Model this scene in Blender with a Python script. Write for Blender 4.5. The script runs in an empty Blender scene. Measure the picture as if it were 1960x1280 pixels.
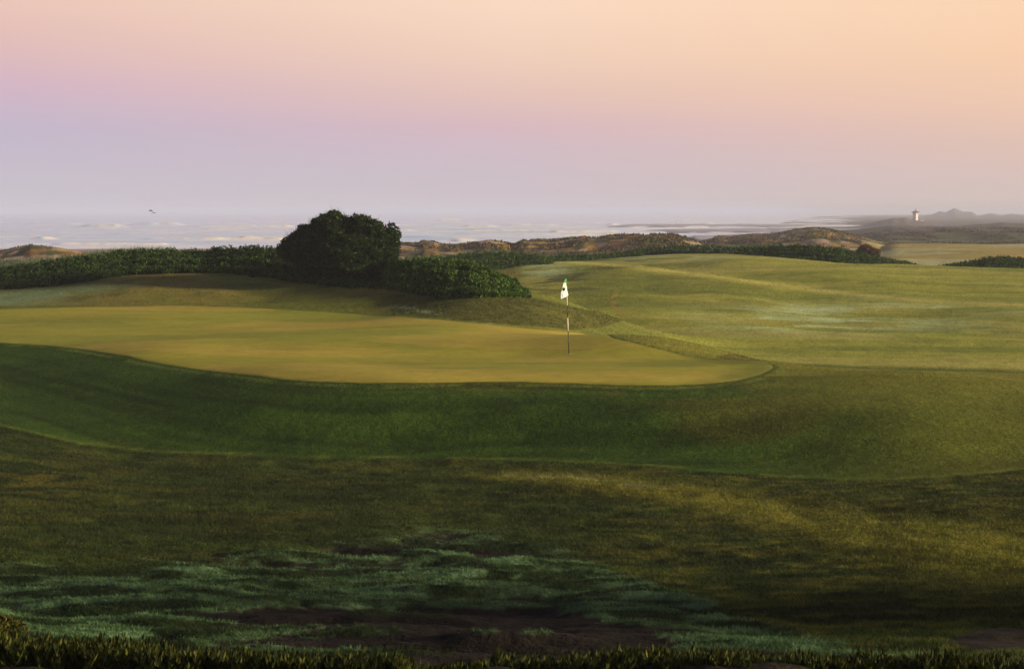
import bpy, math
import numpy as np
from mathutils import Vector

rng = np.random.default_rng(11)
R = math.radians
scene = bpy.context.scene

# ------------------------------------------------------------------ camera
FPX, CX, CY, HORIZ, EYE = 2722.2, 980.0, 640.0, 404.0, 4.2
PITCH = math.atan((CY - HORIZ) / FPX)
cam_data = bpy.data.cameras.new('camera')
cam_data.lens = 50.0; cam_data.sensor_width = 36.0
cam_data.clip_start = 0.1; cam_data.clip_end = 40000.0
cam = bpy.data.objects.new('camera', cam_data)
cam.location = (0, 0, EYE); cam.rotation_euler = (math.pi / 2 - PITCH, 0, 0)
scene.collection.objects.link(cam); scene.camera = cam

# ------------------------------------------------------------------ exposure
scene.view_settings.view_transform = 'Standard'
scene.view_settings.look = 'None'
scene.view_settings.exposure = 1.0
scene.view_settings.gamma = 1.0
scene.view_settings.use_curve_mapping = False
scene.render.engine = 'CYCLES'
scene.cycles.use_denoising = True
scene.cycles.max_bounces = 6
scene.cycles.diffuse_bounces = 3
scene.cycles.volume_bounces = 1
scene.cycles.transmission_bounces = 3
SKY_GAIN = 0.5            # 2 ** -exposure

# ------------------------------------------------------------------ sun
SUN_AZ, SUN_EL = R(98), R(11.5)
S = Vector((math.sin(SUN_AZ) * math.cos(SUN_EL), math.cos(SUN_AZ) * math.cos(SUN_EL), math.sin(SUN_EL)))
sl = bpy.data.lights.new('sun', 'SUN')
sl.energy = 5.0; sl.angle = R(5.0); sl.color = (1.0, 0.79, 0.48)
so = bpy.data.objects.new('sun', sl)
so.rotation_euler = S.to_track_quat('Z', 'Y').to_euler()
so.location = (60, 10, 40)
scene.collection.objects.link(so)

# ------------------------------------------------------------------ world sky
def lin(c):
    return tuple(((v / 255) / 12.92 if v / 255 <= 0.04045 else ((v / 255 + 0.055) / 1.055) ** 2.4) for v in c)
world = bpy.data.worlds.new('World'); scene.world = world
world.use_nodes = True
nt = world.node_tree; nt.nodes.clear()
def N(t, **k):
    n = nt.nodes.new(t)
    for a, b in k.items(): setattr(n, a, b)
    return n
def M(op, a, b=None, clamp=False):
    n = nt.nodes.new('ShaderNodeMath'); n.operation = op; n.use_clamp = clamp
    for i, v in enumerate((a, b)):
        if v is None: continue
        if isinstance(v, (int, float)): n.inputs[i].default_value = v
        else: nt.links.new(v, n.inputs[i])
    return n.outputs[0]
tc = N('ShaderNodeTexCoord'); sep = N('ShaderNodeSeparateXYZ')
nt.links.new(tc.outputs['Generated'], sep.inputs[0])
el = M('MAXIMUM', M('ARCSINE', sep.outputs[2]), 0.0)
az = M('ARCTAN2', sep.outputs[0], sep.outputs[1])
pos = M('POWER', M('DIVIDE', el, math.pi / 2), 0.5)
UP = [(12, (236, 206, 186)), (20, (152, 142, 150)), (35, (84, 92, 116)), (60, (54, 64, 92)), (90, (46, 56, 82))]
UPR = [(12, (248, 214, 182)), (20, (170, 152, 146)), (35, (90, 94, 114)), (60, (54, 64, 92)), (90, (46, 56, 82))]
def ramp(stops, up):
    n = N('ShaderNodeValToRGB'); cr = n.color_ramp; cr.interpolation = 'LINEAR'
    pts = [(math.degrees(h / FPX), c) for h, c in stops] + up
    while len(cr.elements) < len(pts): cr.elements.new(0.5)
    for e, (d, c) in zip(cr.elements, pts):
        e.position = math.sqrt(d / 90); e.color = lin(c) + (1,)
    nt.links.new(pos, n.inputs[0]); return n.outputs[0]
rl = ramp([(0, (202, 197, 206)), (60, (198, 191, 205)), (150, (193, 182, 203)), (190, (202, 181, 201)), (225, (210, 179, 197)), (275, (220, 184, 188)), (330, (228, 190, 182)), (404, (236, 200, 184))], UP)
rc = ramp([(0, (206, 197, 202)), (70, (205, 190, 200)), (120, (209, 187, 198)), (160, (216, 184, 192)), (220, (228, 194, 184)), (290, (240, 206, 186)), (404, (252, 218, 194))], UP)
rr = ramp([(0, (212, 196, 190)), (60, (216, 192, 186)), (120, (224, 192, 178)), (200, (240, 200, 174)), (280, (248, 206, 172)), (404, (253, 214, 178))], UPR)
f1 = M('DIVIDE', M('ADD', az, 0.36), 0.36, True)
f2 = M('DIVIDE', az, 0.36, True)
mx1 = N('ShaderNodeMixRGB'); mx2 = N('ShaderNodeMixRGB')
nt.links.new(f1, mx1.inputs[0]); nt.links.new(rl, mx1.inputs[1]); nt.links.new(rc, mx1.inputs[2])
nt.links.new(f2, mx2.inputs[0]); nt.links.new(mx1.outputs[0], mx2.inputs[1]); nt.links.new(rr, mx2.inputs[2])
sky = N('ShaderNodeTexSky'); sky.sky_type = 'NISHITA'; sky.sun_disc = False
sky.sun_elevation = SUN_EL; sky.sun_rotation = SUN_AZ; sky.dust_density = 2.0
bgn = N('ShaderNodeBackground'); bgn.inputs[1].default_value = 0.002
bgr = N('ShaderNodeBackground'); bgr.inputs[1].default_value = SKY_GAIN
nt.links.new(sky.outputs[0], bgn.inputs[0]); nt.links.new(mx2.outputs[0], bgr.inputs[0])
add = N('ShaderNodeAddShader'); out = N('ShaderNodeOutputWorld')
nt.links.new(bgn.outputs[0], add.inputs[0]); nt.links.new(bgr.outputs[0], add.inputs[1])
nt.links.new(add.outputs[0], out.inputs[0])

# ------------------------------------------------------------------ helpers
cp, sp = math.cos(PITCH), math.sin(PITCH)
def ray(px, py):
    """slope z/y and x/y of the sight line through a photo point"""
    a = (np.asarray(px, float) - CX) / FPX; b = (CY - np.asarray(py, float)) / FPX
    y = cp + b * sp; z = b * cp - sp
    return a / y, z / y
def proj(X, Y, Z):
    d = Y * cp - (Z - EYE) * sp; v = Y * sp + (Z - EYE) * cp
    d = np.maximum(d, 0.3)
    return CX + FPX * X / d, CY - FPX * v / d
def sstep(x, a, b):
    t = np.clip((x - a) / (b - a), 0, 1); return t * t * (3 - 2 * t)
def _hash(i, j, s):
    h = (i.astype(np.int64) * 374761393 + j.astype(np.int64) * 668265263 + s * 1442695041) & 0xffffffff
    h = ((h ^ (h >> 13)) * 1274126177) & 0xffffffff
    return ((h ^ (h >> 16)) & 0xffff) / 65535.0
def vnoise(x, y, s=0):
    i = np.floor(x); j = np.floor(y); fx = x - i; fy = y - j
    fx = fx * fx * fx * (fx * (fx * 6 - 15) + 10); fy = fy * fy * fy * (fy * (fy * 6 - 15) + 10)
    a = _hash(i, j, s); b = _hash(i + 1, j, s); c = _hash(i, j + 1, s); d = _hash(i + 1, j + 1, s)
    return (a * (1 - fx) + b * fx) * (1 - fy) + (c * (1 - fx) + d * fx) * fy
def fbm(x, y, o=4, s=0):
    t = 0; a = 0.5; n = 0
    for k in range(o):
        c, q = math.cos(k * 0.7), math.sin(k * 0.7)
        t = t + a * vnoise((x * c - y * q) * 2 ** k + 17 * k, (x * q + y * c) * 2 ** k, s + k); n += a; a *= 0.5
    return t / n
def tag(o, label=None, cat=None, group=None, kind=None):
    for k, v in (('label', label), ('category', cat), ('group', group), ('kind', kind)):
        if v: o[k] = v
    return o
def empty(name, loc, **k):
    o = bpy.data.objects.new(name, None); scene.collection.objects.link(o); o.location = loc
    return tag(o, **k)
def mesh_np(name, V, F, mat, col=None, parent=None, smooth=True, origin=None, attrs=None):
    """V (n,3), F (m,3 or 4) numpy arrays -> one mesh object"""
    V = np.asarray(V, np.float32); F = np.asarray(F, np.int32)
    if parent is not None: V = V - np.array(parent.location, np.float32)
    elif origin is not None: V = V - np.array(origin, np.float32)
    me = bpy.data.meshes.new(name)
    k = F.shape[1]
    me.vertices.add(len(V)); me.loops.add(F.size); me.polygons.add(len(F))
    me.vertices.foreach_set('co', V.ravel())
    me.loops.foreach_set('vertex_index', F.ravel())
    me.polygons.foreach_set('loop_start', np.arange(0, F.size, k, dtype=np.int32))
    me.polygons.foreach_set('loop_total', np.full(len(F), k, np.int32))
    me.polygons.foreach_set('use_smooth', np.full(len(F), smooth, bool))
    me.update(calc_edges=True)
    if col is not None:
        ca = me.color_attributes.new('Col', 'FLOAT_COLOR', 'POINT')
        c4 = np.ones((len(V), 4), np.float32); c4[:, :3] = col
        ca.data.foreach_set('color', c4.ravel())
    for an, av in (attrs or {}).items():
        at = me.attributes.new(an, 'FLOAT', 'POINT'); at.data.foreach_set('value', np.asarray(av, np.float32))
    me.materials.append(mat)
    o = bpy.data.objects.new(name, me); scene.collection.objects.link(o)
    if parent is not None: o.parent = parent
    elif origin is not None: o.location = origin
    return o
def grid_faces(nr, nc):
    i = np.arange(nr - 1)[:, None] * nc + np.arange(nc - 1)[None]
    return np.stack([i, i + 1, i + nc + 1, i + nc], -1).reshape(-1, 4)
class MB:
    def __init__(s): s.v = []; s.f = []
    def ring_tube(s, pts, rad, n=10, caps=True):
        b = len(s.v)
        for i, p in enumerate(pts):
            p = Vector(p); q = Vector(pts[min(i + 1, len(pts) - 1)]) - Vector(pts[max(i - 1, 0)])
            q.normalize(); ax = q.orthogonal().normalized(); ay = q.cross(ax)
            r = rad[i] if hasattr(rad, '__len__') else rad
            for k in range(n):
                t = 2 * math.pi * k / n; s.v.append(tuple(p + ax * math.cos(t) * r + ay * math.sin(t) * r))
        for i in range(len(pts) - 1):
            for k in range(n):
                s.f.append((b + i * n + k, b + i * n + (k + 1) % n, b + (i + 1) * n + (k + 1) % n, b + (i + 1) * n + k))
        if caps:
            s.f.append(tuple(b + k for k in range(n))[::-1]); s.f.append(tuple(b + (len(pts) - 1) * n + k for k in range(n)))
    def box(s, c, d):
        b = len(s.v); x, y, z = c; a, e, g = d[0] / 2, d[1] / 2, d[2] / 2
        for X in (-a, a):
            for Y in (-e, e):
                for Z in (-g, g): s.v.append((x + X, y + Y, z + Z))
        for q in ((0, 1, 3, 2), (4, 6, 7, 5), (0, 4, 5, 1), (2, 3, 7, 6), (0, 2, 6, 4), (1, 5, 7, 3)):
            s.f.append(tuple(b + i for i in q))
    def build(s, name, mat, parent=None, smooth=False, loc=None):
        me = bpy.data.meshes.new(name); me.from_pydata(s.v, [], s.f); me.materials.append(mat)
        for p in me.polygons: p.use_smooth = smooth
        o = bpy.data.objects.new(name, me); scene.collection.objects.link(o)
        if parent: o.parent = parent
        if loc: o.location = loc
        return o

# ------------------------------------------------------------------ materials
def mat(name, color=(0.5,) * 3, rough=0.8, attr=False, bumps=(), var=(), transl=0.0, spec=0.3, sheen=0.0):
    m = bpy.data.materials.new(name); m.use_nodes = True
    t = m.node_tree; p = t.nodes['Principled BSDF']; L = t.links.new
    p.inputs['Roughness'].default_value = rough
    p.inputs['Specular IOR Level'].default_value = spec
    if sheen: p.inputs['Sheen Weight'].default_value = sheen; p.inputs['Sheen Roughness'].default_value = 0.6
    geo = t.nodes.new('ShaderNodeNewGeometry')
    if attr:
        a = t.nodes.new('ShaderNodeAttribute'); a.attribute_name = 'Col'; c = a.outputs['Color']
    else:
        a = t.nodes.new('ShaderNodeRGB'); a.outputs[0].default_value = (*color, 1); c = a.outputs[0]
    def noise(scale, stretch=(1, 1, 1), det=3.0):
        mp = t.nodes.new('ShaderNodeMapping'); mp.inputs['Scale'].default_value = stretch
        L(geo.outputs['Position'], mp.inputs[0])
        n = t.nodes.new('ShaderNodeTexNoise'); n.inputs['Scale'].default_value = scale; n.inputs['Detail'].default_value = det
        n.inputs['Roughness'].default_value = 0.65
        L(mp.outputs[0], n.inputs[0]); return n.outputs[0]
    for scale, lo, hi, stretch in var:
        mr = t.nodes.new('ShaderNodeMapRange'); mr.inputs[1].default_value = 0.3; mr.inputs[2].default_value = 0.7
        mr.inputs[3].default_value = lo; mr.inputs[4].default_value = hi
        L(noise(scale, stretch), mr.inputs[0])
        mm = t.nodes.new('ShaderNodeVectorMath'); mm.operation = 'SCALE'
        L(c, mm.inputs[0]); L(mr.outputs[0], mm.inputs['Scale']); c = mm.outputs[0]
    L(c, p.inputs['Base Color'])
    prev = None
    for scale, dist, stretch in bumps:
        b = t.nodes.new('ShaderNodeBump'); b.inputs['Distance'].default_value = dist; b.inputs['Strength'].default_value = 1.0
        L(noise(scale, stretch), b.inputs['Height'])
        if prev: L(prev, b.inputs['Normal'])
        prev = b.outputs[0]
    if prev: L(prev, p.inputs['Normal'])
    if transl:
        tr = t.nodes.new('ShaderNodeBsdfTranslucent'); L(c, tr.inputs[0])
        mx = t.nodes.new('ShaderNodeMixShader'); mx.inputs[0].default_value = transl
        L(p.outputs[0], mx.inputs[1]); L(tr.outputs[0], mx.inputs[2])
        L(mx.outputs[0], t.nodes['Material Output'].inputs[0])
    return m
M_turf = mat('turf', attr=True, rough=0.95, spec=0.08, bumps=[(3.0, 0.05, (1, 1, 1)), (22, 0.02, (1, 1, 1))],
             var=[(1.2, 0.82, 1.18, (0.6, 1, 1)), (9, 0.75, 1.25, (1, 1, 1)), (45, 0.7, 1.3, (1, 1, 1))])
M_green = mat('putting_turf', attr=True, rough=0.9, spec=0.1, bumps=[(1.5, 0.015, (1, 1, 1)), (60, 0.004, (1, 1, 1))],
              var=[(0.45, 0.88, 1.12, (0.5, 1, 1)), (4, 0.88, 1.12, (0.6, 1, 1)), (40, 0.72, 1.28, (1, 1, 1))])
M_dune = mat('dune_sand', attr=True, rough=0.95, spec=0.1, bumps=[(0.5, 0.25, (1, 1, 1)), (2.5, 0.08, (1, 1, 1))],
             var=[(0.35, 0.8, 1.2, (1, 1, 1)), (1.5, 0.75, 1.25, (1, 1, 1))])
M_hill = mat('hill_scrub', attr=True, rough=0.95, spec=0.1, bumps=[(0.05, 5.0, (1, 1, 1)), (0.25, 1.5, (1, 1, 1))],
             var=[(0.08, 0.75, 1.25, (1, 1, 1)), (0.3, 0.7, 1.3, (1, 1, 1))])
M_leaf = mat('leaf', attr=True, rough=0.7, spec=0.12, transl=0.2)
M_scrub = mat('scrub_leaf', attr=True, rough=0.95, spec=0.03, transl=0.05)
M_blade = mat('grass_blade', attr=True, rough=0.7, spec=0.15, transl=0.35)
M_core = mat('crown_shade', color=(0.012, 0.018, 0.006), rough=1.0, spec=0.05, bumps=[(6, 0.2, (1, 1, 1))])  # dark tone stands for the shade deep inside the crowns
M_bark = mat('bark', color=(0.07, 0.055, 0.04), rough=0.95, bumps=[(20, 0.02, (1, 1, .3))])

# ------------------------------------------------------------------ terrain shape
# control columns: photo column -> (photo row, height above the hole) of the turf there
TAB = {
 -330: [(1280, 1.7), (1200, .6), (1100, -.2), (1000, -.5), (900, -.7), (820, -.8), (760, -.7), (700, -.4), (650, 0), (620, .1), (592, .25), (575, .4), (560, .6)],
 0: [(1280, 1.6), (1200, .5), (1100, -.3), (1000, -.6), (920, -.8), (860, -.9), (815, -.85), (760, -.7), (700, -.35), (663, -.04), (657, 0.02), (620, .1), (590, .3), (575, .4), (553, .7)],
 250: [(1280, 1.4), (1200, .4), (1100, -.4), (1000, -.75), (920, -.95), (862, -1.1), (820, -.85), (760, -.5), (715, -.2), (693, -.06), (687, 0), (640, .15), (600, .25), (586, .35), (560, .75), (525, 1.3)],
 500: [(1280, 1.3), (1200, .3), (1100, -.5), (1000, -.85), (940, -1.0), (876, -1.12), (830, -.85), (780, -.4), (745, -.15), (728, -.03), (722, 0.02), (680, .05), (630, .2), (588, .35), (570, .6), (540, 1.1), (528, 1.3)],
 750: [(1280, 1.3), (1200, .3), (1100, -.5), (1000, -.9), (925, -1.08), (878, -1.14), (840, -.9), (790, -.42), (755, -.14), (741, -.03), (735, 0.02), (700, .05), (650, .2), (604, .3), (590, .4), (570, .75), (548, 1.1)],
 1000: [(1280, 1.3), (1200, .3), (1100, -.5), (1000, -.92), (950, -1.0), (915, -1.06), (882, -1.12), (840, -.85), (790, -.4), (755, -.14), (740, -.03), (734, 0.02), (700, .0), (678, 0), (640, .15), (628, .15), (600, .5), (574, .8)],
 1250: [(1280, 1.3), (1200, .25), (1100, -.5), (1000, -.85), (950, -.92), (918, -.85), (893, -1.05), (850, -.85), (800, -.42), (760, -.14), (745, -.03), (739, 0.01), (700, .03), (678, .08), (662, .22), (646, .32)],
 1500: [(1280, 1.3), (1200, .25), (1100, -.45), (1000, -.8), (950, -.85), (914, -1.1), (880, -1.0), (820, -.55), (770, -.2), (730, -.03), (705, 0.0), (692, .0)],
 1750: [(1280, 1.4), (1200, .3), (1100, -.35), (1000, -.6), (950, -.75), (920, -1.0), (880, -.9), (820, -.5), (770, -.2), (740, -.08), (712, -.02)],
 1960: [(1280, 1.6), (1200, .5), (1100, -.2), (1000, -.5), (950, -.65), (905, -.95), (860, -.85), (800, -.5), (760, -.3), (736, -.2)],
 2290: [(1280, 1.7), (1200, .6), (1100, 0), (1000, -.3), (900, -.7), (860, -.7), (800, -.6), (765, -.5)],
}
FAR = {  # turf beyond the first crests: (photo row, distance)
 1060: [(600, 68), (570, 74), (540, 82), (515, 91), (502, 99)],
 1150: [(632, 63), (600, 68.5), (560, 75), (530, 84), (505, 96)],
 1250: [(640, 61.5), (620, 65), (600, 68.7), (575, 73), (560, 75.5), (530, 83.5), (517, 88), (492, 106), (481, 113)],
 1380: [(670, 56.5), (640, 62), (600, 69.5), (575, 73.5), (560, 76), (531, 83), (500, 99.5), (486, 108)],
 1500: [(685, 53.5), (650, 60.5), (620, 66), (600, 70), (570, 76), (549, 80), (525, 90.5), (506, 98)],
 1630: [(690, 53), (650, 60.5), (610, 68), (585, 73.5), (566, 78.5), (540, 86), (515, 95)],
 1750: [(700, 51.5), (650, 60.5), (620, 66), (600, 70.3), (578, 75.5), (560, 80.5), (535, 88.5), (514, 97)],
 1960: [(722, 49), (690, 54), (650, 61), (600, 71), (583, 75), (560, 81), (540, 88), (519, 97)],
 2290: [(740, 47.5), (690, 54), (640, 63), (600, 71), (560, 81), (519, 97)],
}
HID = [  # (u, Y, z) hidden behind crests
 (-.45, 72, .6), (-.45, 85, .2), (-.45, 112, -1.0), (-.36, 72, .8), (-.36, 85, .4), (-.36, 112, -.9), (-.27, 76, 1.1), (-.27, 90, .6), (-.27, 112, -.7), (-.18, 72, 1.3), (-.18, 90, .8), (-.18, 112, -.6), (-.09, 66, 1.2), (-.09, 85, .5), (-.09, 112, -.6),
 (.0, 61, .75), (0, 64, .2), (.03, 61, .4), (.0, 112, .4), (.05, 112, .4), (.1, 98, .25), (.15, 89, -.1), (.2, 82, -.35), (.1, 51, -.9), (.1, 46, .1), (.2, 42.5, -.7), (.28, 40, -.9), (.36, 40, -1.0),
 (-.0, 82, -.2), (-.04, 95, .1), (.1, 120, .75), (.15, 120, .5), (.2, 116, .3), (.28, 116, -.2), (.36, 116, -.6), (.48, 116, -.6),
]
for px in FAR: FAR[px] = [(py, EYE + float(ray(px, py)[1]) * y_) for py, y_ in FAR[px]]
P = []
for D in (TAB, FAR):
    for px, L_ in D.items():
        for py, z in L_:
            u, s = ray(px, py); P.append((u, math.log((z - EYE) / s), z))
for u, y, z in HID: P.append((u, math.log(y), z))
P = np.array(P)
SU = 0.9
def phi(r2): return 0.5 * r2 * np.log(r2 + 1e-12)
d2 = ((P[:, None, 0] - P[None, :, 0]) * SU) ** 2 + (P[:, None, 1] - P[None, :, 1]) ** 2
n = len(P)
A = np.zeros((n + 3, n + 3)); A[:n, :n] = phi(d2) + np.eye(n) * 2e-5
Q = np.stack([np.ones(n), P[:, 0], P[:, 1]], 1); A[:n, n:] = Q; A[n:, :n] = Q.T
W = np.linalg.solve(A, np.concatenate([P[:, 2], np.zeros(3)]))
def rbf(u, l):
    o = np.zeros(u.shape)
    for k in range(n): o += W[k] * phi(((u - P[k, 0]) * SU) ** 2 + (l - P[k, 1]) ** 2)
    return o + W[n] + W[n + 1] * u + W[n + 2] * l

SEA = -5.8
RIDGES = [  # crest points (photo), distance, front width, back width
 ([(-400, 500), (-200, 486), (-60, 478), (0, 480), (30, 474), (60, 469), (100, 473), (140, 480), (165, 488), (230, 505), (300, 530)], 135, 14, 20),
 ([(640, 500), (700, 478), (765, 466), (800, 466), (812, 462), (830, 463), (845, 468), (870, 467), (890, 466), (910, 462), (935, 459), (960, 463), (985, 468), (1000, 460), (1037, 460), (1057, 461), (1117, 454), (1140, 456), (1157, 453), (1197, 449), (1240, 450), (1283, 448.5), (1308, 453), (1327, 458), (1350, 470), (1400, 495)], 190, 34, 26),
 ([(1260, 480), (1330, 464), (1343, 461), (1374, 453), (1395, 454), (1437, 450), (1483, 447), (1518, 440), (1554, 437), (1580, 438), (1619, 445), (1660, 456), (1720, 475)], 265, 45, 40),
 ([(1560, 452), (1593, 438), (1604, 432.5), (1632, 434), (1658, 430), (1684, 423), (1710, 417), (1722, 418), (1731, 416.5), (1745, 421), (1762, 422), (1788, 426), (1809, 431), (1850, 440), (2000, 450)], 1000, 200, 160),
 ([(1700, 466), (1749, 453), (1775, 445.5), (1814, 438), (1853, 431), (1892, 428.5), (1918, 425.5), (1960, 428), (2100, 430), (2400, 430)], 600, 90, 80),
 ([(1850, 475), (1905, 461), (1930, 450), (1960, 446), (2040, 446), (2400, 455)], 330, 30, 30),
 ([(1560, 470), (1640, 466), (1720, 461), (1800, 460), (1880, 461), (1960, 464), (2400, 464)], 300, 30, 40),
 ([(1600, 440), (1700, 420), (1740, 417), (1767, 417), (1770, 413), (1786, 410), (1799, 404), (1809, 407), (1827, 398), (1843, 405), (1861, 405.5), (1872, 413), (1897, 408), (1918, 412), (1934, 409), (1960, 411), (2100, 408), (2500, 410)], 2400, 450, 350),
 ([(1700, 432), (1780, 424), (1850, 426), (1890, 421), (1930, 423), (1960, 419), (2100, 418), (2500, 418)], 1750, 250, 220),
]
RC = []
for pts, Yc, wf, wb in RIDGES:
    a = np.array(pts, float); u, s = ray(a[:, 0], a[:, 1]); RC.append((u, EYE + s * Yc, Yc, wf, wb))
def shore(u): return 380 + 400 * sstep(u, .13, .19) + 3000 * sstep(u, .17, .25)
def far_h(u, Y):
    right = sstep(u, .228, .272)
    b = np.interp(Y, [100, 130, 200, 300, 380, 3000], [-.6, -1.6, -3.0, -4.6, -5.7, -5.7])
    b2 = np.interp(Y, [100, 125, 160, 240, 300, 500, 3000], [-.9, -1.7, -1.65, -1.55, -3.0, -4.4, -4.6])
    b = b * (1 - right) + b2 * right
    ys = shore(u); b = b + (-9.5 - b) * sstep(Y, ys - 15, ys + 60)
    z = b
    X = u * Y
    rid = 1 - np.abs(2 * fbm(X / 60, Y / 75, 4, 7) - 1) * 1.6
    hump = 3.0 * np.clip(rid, 0, 1) ** 1.3 * sstep(u, .19, .235) * sstep(Y, 262, 330)
    _, sc = ray(0, np.interp(CX + u * FPX, [1450, 1560, 1640, 1700, 1800, 1960], [452, 444, 439, 432, 434, 433]))
    z = np.maximum(z, np.minimum(z + hump, EYE + sc * Y))
    z = z + right * (fbm(X / 22, Y / 16, 3, 13) - .5) * .9 * sstep(Y, 125, 150) * (1 - sstep(Y, 240, 260))
    for cu, cz, Yc, wf, wb in RC:
        c = np.interp(u, cu, cz, left=-9, right=cz[-1] if cu[-1] > .5 else -9)
        w = Yc / 190
        m = fbm(X / (5 * w), Y / (7 * w), 3, 5) - .5
        d = (Y - Yc) + m * wf * .35
        g = np.where(d < 0, np.exp(-(d / wf) ** 2), np.exp(-(d / wb) ** 2))
        near = np.exp(-(d / (wf * .35)) ** 2)
        z = np.maximum(z, b + (c - b) * g + m * (1 - near) * g * .16 * np.maximum(c - b, 0))
    return z + (fbm(X / 9, Y / 9, 3, 9) - .5) * .25 * sstep(Y, 125, 160) * (1 - right * sstep(-Y, -250, -235))
def shade_dune(X, Y):
    """unseen dune added out of frame on the right to shade the foreground"""
    d = (11.5 - 5.5 * sstep(Y, 4, 15)) * np.exp(-((X - 36) / 10.0) ** 2) * sstep(Y, -45, -15) * (1 - sstep(Y, 7, 24))
    return d * (0.75 + 0.5 * fbm(X / 6, Y / 6, 3, 21))
U0 = np.linspace(-.44, .44, 420)
ext = .44 + np.cumsum(np.geomspace(.004, .35, 34))
UG = np.concatenate([-ext[::-1], U0, ext])
LG = np.linspace(math.log(7), math.log(118), 560)
uu, ll = np.meshgrid(UG, LG)
YY = np.exp(ll); XX = uu * YY
ZN = rbf(np.clip(uu, -.46, .46), np.minimum(ll, math.log(118)))
ZN += shade_dune(XX, YY) * sstep(np.abs(uu), .40, .60)
ZN += (fbm(XX / 9, YY / 8, 2, 601) - .5) * .42 * sstep(YY, 52, 64) * sstep(-YY, -112, -96) * sstep(uu, .0, .06)
ZN += (fbm(XX / 6, YY / 6, 2, 603) - .5) * .12 * sstep(YY, 35, 38) * sstep(-YY, -62, -54)
ZN += (fbm(XX / 3.4, YY / 2.6, 2, 605) - .5) * .16 * sstep(YY, 11, 14) * sstep(-YY, -30, -27)
ZF = far_h(np.clip(uu, -.6, .6), YY)
t = sstep(YY, 108, 117); ZN = ZN * (1 - t) + ZF * t
def H(X, Y):
    X = np.asarray(X, float); Y = np.clip(np.asarray(Y, float), 7, 117.9)
    u = X / Y
    j = np.clip(np.searchsorted(UG, u) - 1, 0, len(UG) - 2); fj = np.clip((u - UG[j]) / (UG[j + 1] - UG[j]), 0, 1)
    fi = (np.log(Y) - LG[0]) / (LG[1] - LG[0]); i = np.clip(fi.astype(int), 0, len(LG) - 2); fi = fi - i
    return (ZN[i, j] * (1 - fj) + ZN[i, j + 1] * fj) * (1 - fi) + (ZN[i + 1, j] * (1 - fj) + ZN[i + 1, j + 1] * fj) * fi
YS = np.exp(np.linspace(math.log(7.2), math.log(117), 1500))
def hit(px, py, pick=0):
    """first (or last) point where the sight line meets the turf"""
    u, s = ray(px, py); z = EYE + s * YS; d = z - H(u * YS, YS)
    k = np.where((d[:-1] > 0) & (d[1:] <= 0))[0]
    if len(k) == 0: y = 100.0
    else:
        k = k[pick]; f = d[k] / (d[k] - d[k + 1]); y = YS[k] + f * (YS[k + 1] - YS[k])
    return float(u * y), float(y)

# ------------------------------------------------------------------ the putting green
GP = [(-330, 660), (-150, 655), (0, 657), (80, 661), (150, 669), (230, 682), (300, 697), (380, 709), (450, 718), (520, 727), (600, 733), (700, 736), (800, 736), (900, 733), (1000, 733), (1100, 735), (1180, 739), (1260, 741), (1350, 738), (1420, 730), (1470, 717), (1495, 703), (1480, 694), (1440, 692),
      (1400, 691), (1350, 685), (1300, 676), (1240, 662), (1180, 648), (1130, 640), (1060, 633), (1000, 628), (900, 618), (800, 609), (700, 601), (600, 595), (500, 589), (430, 586), (330, 584), (250, 586), (120, 588), (0, 591), (-150, 596), (-330, 606)]
GW = np.array([hit(*p) for p in GP])
def resample(Pn, m):
    Pn = np.vstack([Pn, Pn[:1]]); d = np.concatenate([[0], np.cumsum(np.hypot(*np.diff(Pn, axis=0).T))])
    q = np.linspace(0, d[-1], m, endpoint=False)
    X = np.interp(q, d, Pn[:, 0]); Y = np.interp(q, d, Pn[:, 1])
    for _ in range(4): X = (np.roll(X, 1) + 2 * X + np.roll(X, -1)) / 4; Y = (np.roll(Y, 1) + 2 * Y + np.roll(Y, -1)) / 4
    return np.stack([X, Y], 1)
GB = resample(GW, 500)
def dist_green(X, Y):
    """signed distance to the green's edge, negative inside"""
    sh = X.shape; X = X.ravel(); Y = Y.ravel()
    best = np.full(X.shape, 1e9); ins = np.zeros(X.shape, bool)
    for k in range(0, 500, 4):
        a = GB[k]; b = GB[(k + 4) % 500]
        dx, dy = b - a; t = np.clip(((X - a[0]) * dx + (Y - a[1]) * dy) / (dx * dx + dy * dy), 0, 1)
        best = np.minimum(best, (X - a[0] - t * dx) ** 2 + (Y - a[1] - t * dy) ** 2)
        c = (a[1] > Y) != (b[1] > Y)
        with np.errstate(divide='ignore', invalid='ignore'):
            ins ^= c & (X < (b[0] - a[0]) * (Y - a[1]) / (b[1] - a[1] + 1e-12) + a[0])
    d = np.sqrt(best); d[ins] *= -1
    return d.reshape(sh)

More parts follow.
